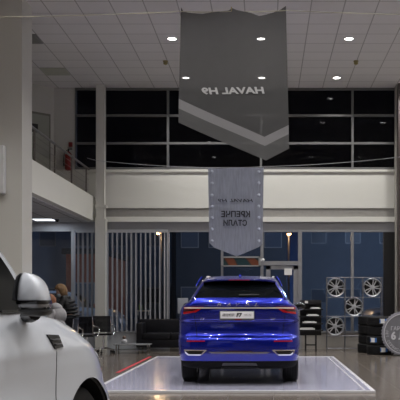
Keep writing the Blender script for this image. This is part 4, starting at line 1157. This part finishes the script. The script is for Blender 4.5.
ty = make_tyre(); ty['group'] = 'tyres stacked at the right'
stk = [('rear stack', X(371.5, 20.6), 20.6, 4), ('front stack', X(381, 19.85), 19.85, 4)]
ords = ['bottom', 'second from bottom', 'third from bottom', 'topmost']
first = True
angs = {('front stack', 0): -PI/2-.35+.55, ('front stack', 1): -PI/2-.55, ('front stack', 2): .5, ('front stack', 3): -PI/2+.1}
for (nm_, x, y, n) in stk:
    for k in range(n):
        t = ty if first else copy_tree(ty); first = False
        t.location = (x+random.uniform(-.015, .015), y+random.uniform(-.01, .01), k*.2252); t.rotation_euler.z = angs.get((nm_, k), 1.2+.3*k)
        t['label'] = 'black tyre, %s in the %s' % (ords[k], 'stack beside the wheel rack' if nm_ == 'rear stack' else 'stack touching the round guarantee sign')
# round guarantee sign leaning before the tyres
dg = 19.3; cxg, cyg, Rg = 404.0, 333.6, 22.6*dg/F
sg = thing('round_sign', 'round grey tyre-shaped sign with white writing at the right edge', 'sign', (X(cxg, dg), dg, Z(cyg, dg)))
GS = mat('sign_grey', (.17, .17, .19), .5, noise=.25, nscale=7); GW = mat('sign_white', (.62, .62, .66), .5); GE = mat('sign_edge', (.26, .26, .30), .5)
bm = B(); lathe(bm, [(.001, .0), (Rg*.90, .0), (Rg*.90, .05), (.001, .05)], 64, 'y'); obj('disc', bm, GS, sg, True)
bm = B(); lathe(bm, [(Rg*.90, -.008), (Rg*.965, -.004), (Rg*.965, .06), (Rg*.90, .06)], 64, 'y', closed=True)
for k in range(44):
    a = 2*PI*k/44; box(bm, Rg*.955, Rg*1.0, 0, .05, -.018, .018, rot=Matrix.Rotation(-a, 4, 'Y'))
obj('toothed_rim', bm, GE, sg, False)
bm = B(); lathe(bm, [(Rg*.865, -.012), (Rg*.895, -.012), (Rg*.895, 0), (Rg*.865, 0)], 64, 'y', closed=True); obj('white_ring', bm, GW, sg, True)
for s, x0, x1, y0, y1, bo in (('ГАРАНТИЯ', 391, 417, 326.3, 330.3, .0), ('6 ЛЕТ', 391, 417.5, 331.2, 339.8, .045)):
    bm = text_bm(s, (x1-x0)*dg/F, (y1-y0)*dg/F, 0, bo, False, .006); shift(bm, (X((x0+x1)/2, dg)-X(cxg, dg), -.004, Z((y0+y1)/2, dg)-Z(cyg, dg))); obj('lettering', bm, GW, sg)
rt = 'ЛЕТ СЕРВИСА И ГАРАНТИИ'
for i, chh in enumerate(rt):
    if chh == ' ': continue
    a = math.radians(172+i*8.5); rr = Rg*.76
    bm = text_bm(chh, Rg*.075, Rg*.11, 0, .0, False, .005)
    bmesh.ops.rotate(bm, verts=bm.verts, matrix=Matrix.Rotation(-(a+PI/2), 3, 'Y'))
    shift(bm, (math.cos(a)*rr, -.003, math.sin(a)*rr)); obj('ring_lettering', bm, GW, sg)
bm = B(); tube(bm, [(-.2, .05, -Rg*.6), (-.25, .28, -Z(cyg, dg))], .012); tube(bm, [(.2, .05, -Rg*.6), (.25, .28, -Z(cyg, dg))], .012); obj('prop', bm, STEEL, sg, True)
bm = B(); box(bm, -.25, .25, -.01, .06, -Z(cyg, dg), -Rg*.93); obj('foot', bm, BLACKP, sg)

# ------------------------------------------------------------------ outside, beyond the glass
bm = B(); box(bm, -60, 60, DB+.4, 130, -.35, -.15); o = struct('ground_outside', bm, mat('wet_asphalt', (.05, .055, .07), .35, noise=.4, nscale=1.2))
def building(x0, x1, y, h, m, label, nw, nh, lit):
    o = thing('building', label, 'building', ((x0+x1)/2, y, -.2)); W_ = (x1-x0)/2
    mkbox('wall', m, -W_, W_, 0, 8, 0, h, o); mkbox('roof', mat('roof_dark', (.03, .03, .035), .7), -W_-.2, W_+.2, -.2, 8.2, h, h+.3, o)
    for i in range(nw):
        for j in range(nh):
            cx_ = -W_+(i+.5)*2*W_/nw; cz = 1.4+j*(h-1)/nh
            wm_ = mat('lit_window', (.5, .5, .5), .5, emit=(.2, .35, 1.), estr=.12) if (i*3+j*5+1) % lit == 0 else mat('dull_far_pane', (.09, .11, .15), .4)
            f_ = mkbox('window', FRAME, cx_-.65, cx_+.65, -.05, .02, cz-.1, cz+1.1, o); mkbox('pane', wm_, cx_-.58, cx_+.58, -.07, -.05, cz-.03, cz+1.03, f_)
    return o
BLD = mat('concrete_blue', (.22, .27, .36), .85, noise=.3, nscale=.3)
building(X(66, 46), X(101, 46), 46, Z(254, 46)+.2, mat('brick_brown', (.34, .12, .07), .8), 'small low brown kiosk outside beyond the narrow left blind', 1, 1, 40)
building(-30, -7.5, 66, 10, BLD, 'wide bluish block outside beyond the left glazing', 8, 2, 60)
building(-6.5, 1.5, 60, 9, mat('concrete_dark', (.07, .08, .10), .85), 'dark block outside beyond the middle glazing', 4, 2, 60)
building(3, 26, 70, 11, mat('concrete_grey', (.25, .28, .33), .85, noise=.3, nscale=.3), 'pale grey building outside beyond the right glazing', 8, 2, 60)
def outdoor_lamp(px, py, d, label):
    z = Z(py, d); o = thing('outdoor_lamp', label, 'street lamp', (X(px, d), d, -.15), 0, 'street lamps')
    bm = B(); tube(bm, [(0, .6, 0), (0, .6, z), (0, .5, z+.2), (0, 0, z+.25)], .05); obj('pole', bm, STEEL, o, True)
    bm = B(); box(bm, -.10, .10, -.25, .15, z+.18, z+.28, .02); h = obj('lamp_head', bm, STEEL, o, True)
    bm = B(); blob(bm, (0, -.1, z+.17), (.10, .12, .06)); obj('bulb', bm, mat('orange_bulb', (1, .6, .3), .5, emit=(1., .45, .15), estr=18), h, True)
    l = bpy.data.lights.new('bulb_light', 'POINT'); l.energy = 150; l.color = (1, .6, .3); l.shadow_soft_size = .15; lo = link(bpy.data.objects.new('bulb_light', l)); lo.parent = o; lo.location = (0, -.1, z)
outdoor_lamp(159, 233.8, 36, 'orange street lamp seen outside through the long blind')
outdoor_lamp(289, 234.5, 38, 'orange street lamp seen outside over the glass door')
def added_lamp(x, y, label):  # unseen cool lamps on poles, added to brighten the buildings and cars outside
    o = thing('outdoor_lamp', label, 'street lamp', (x, y, -.15), 0, 'street lamps')
    bm = B(); tube(bm, [(0, 0, 0), (0, 0, 8), (0, .3, 8.4), (0, .9, 8.5)], .07); obj('pole', bm, STEEL, o, True)
    bm = B(); box(bm, -.15, .15, .7, 1.3, 8.44, 8.56, .02); h = obj('lamp_head', bm, STEEL, o, True)
    mkbox('bulb', mat('added_cool_bulb', (.8, .9, 1), .5, emit=(.6, .8, 1.), estr=10), -.12, .12, .8, 1.2, 8.42, 8.44, h)
    l = bpy.data.lights.new('bulb_light', 'POINT'); l.energy = 1500 if x < 0 else 2600; l.color = (.55, .72, 1.); l.shadow_soft_size = .2; lo = link(bpy.data.objects.new('bulb_light', l)); lo.parent = o; lo.location = (0, 1.0, 8.2)
added_lamp(-13, 26.2, 'unseen tall cool lamp added outside at the left to brighten the view beyond the glass')
added_lamp(9.5, 50, 'unseen tall cool lamp added outside at the right to brighten the view beyond the glass')
c = copy_tree(wh); c.location = (X(97, 28), 28.5, -.15); c.rotation_euler.z = -PI/2; c['label'] = 'pale parked car outside, seen through the narrow left blind'
c['group'] = 'cars parked outside'
c = copy_tree(wh); c.location = (X(385, 33), 33.5, -.15); c.rotation_euler.z = PI/2+.3; c['label'] = 'pale parked car outside, seen behind the wheel rack at right'
c['group'] = 'cars parked outside'

# ------------------------------------------------------------------ world (blue dusk)
w = bpy.data.worlds.new('dusk'); S.world = w; w.use_nodes = True; nt = w.node_tree; N = nt.nodes; L = nt.links
bg = N['Background']; tc = N.new('ShaderNodeTexCoord'); sp = N.new('ShaderNodeSeparateXYZ'); L.new(tc.outputs['Generated'], sp.inputs[0])
rp = N.new('ShaderNodeValToRGB'); L.new(sp.outputs[2], rp.inputs[0]); L.new(rp.outputs[0], bg.inputs[0])
e = rp.color_ramp.elements; e[0].position = 0; e[0].color = (.020, .045, .13, 1); e[1].position = .16; e[1].color = (.004, .004, .006, 1)
m_ = rp.color_ramp.elements.new(.07); m_.color = (.012, .024, .07, 1)
bg.inputs[1].default_value = .6

S.view_settings.view_transform = 'Standard'; S.view_settings.look = 'None'; S.view_settings.gamma = 1; S.view_settings.use_curve_mapping = False
S.view_settings.exposure = 0.0
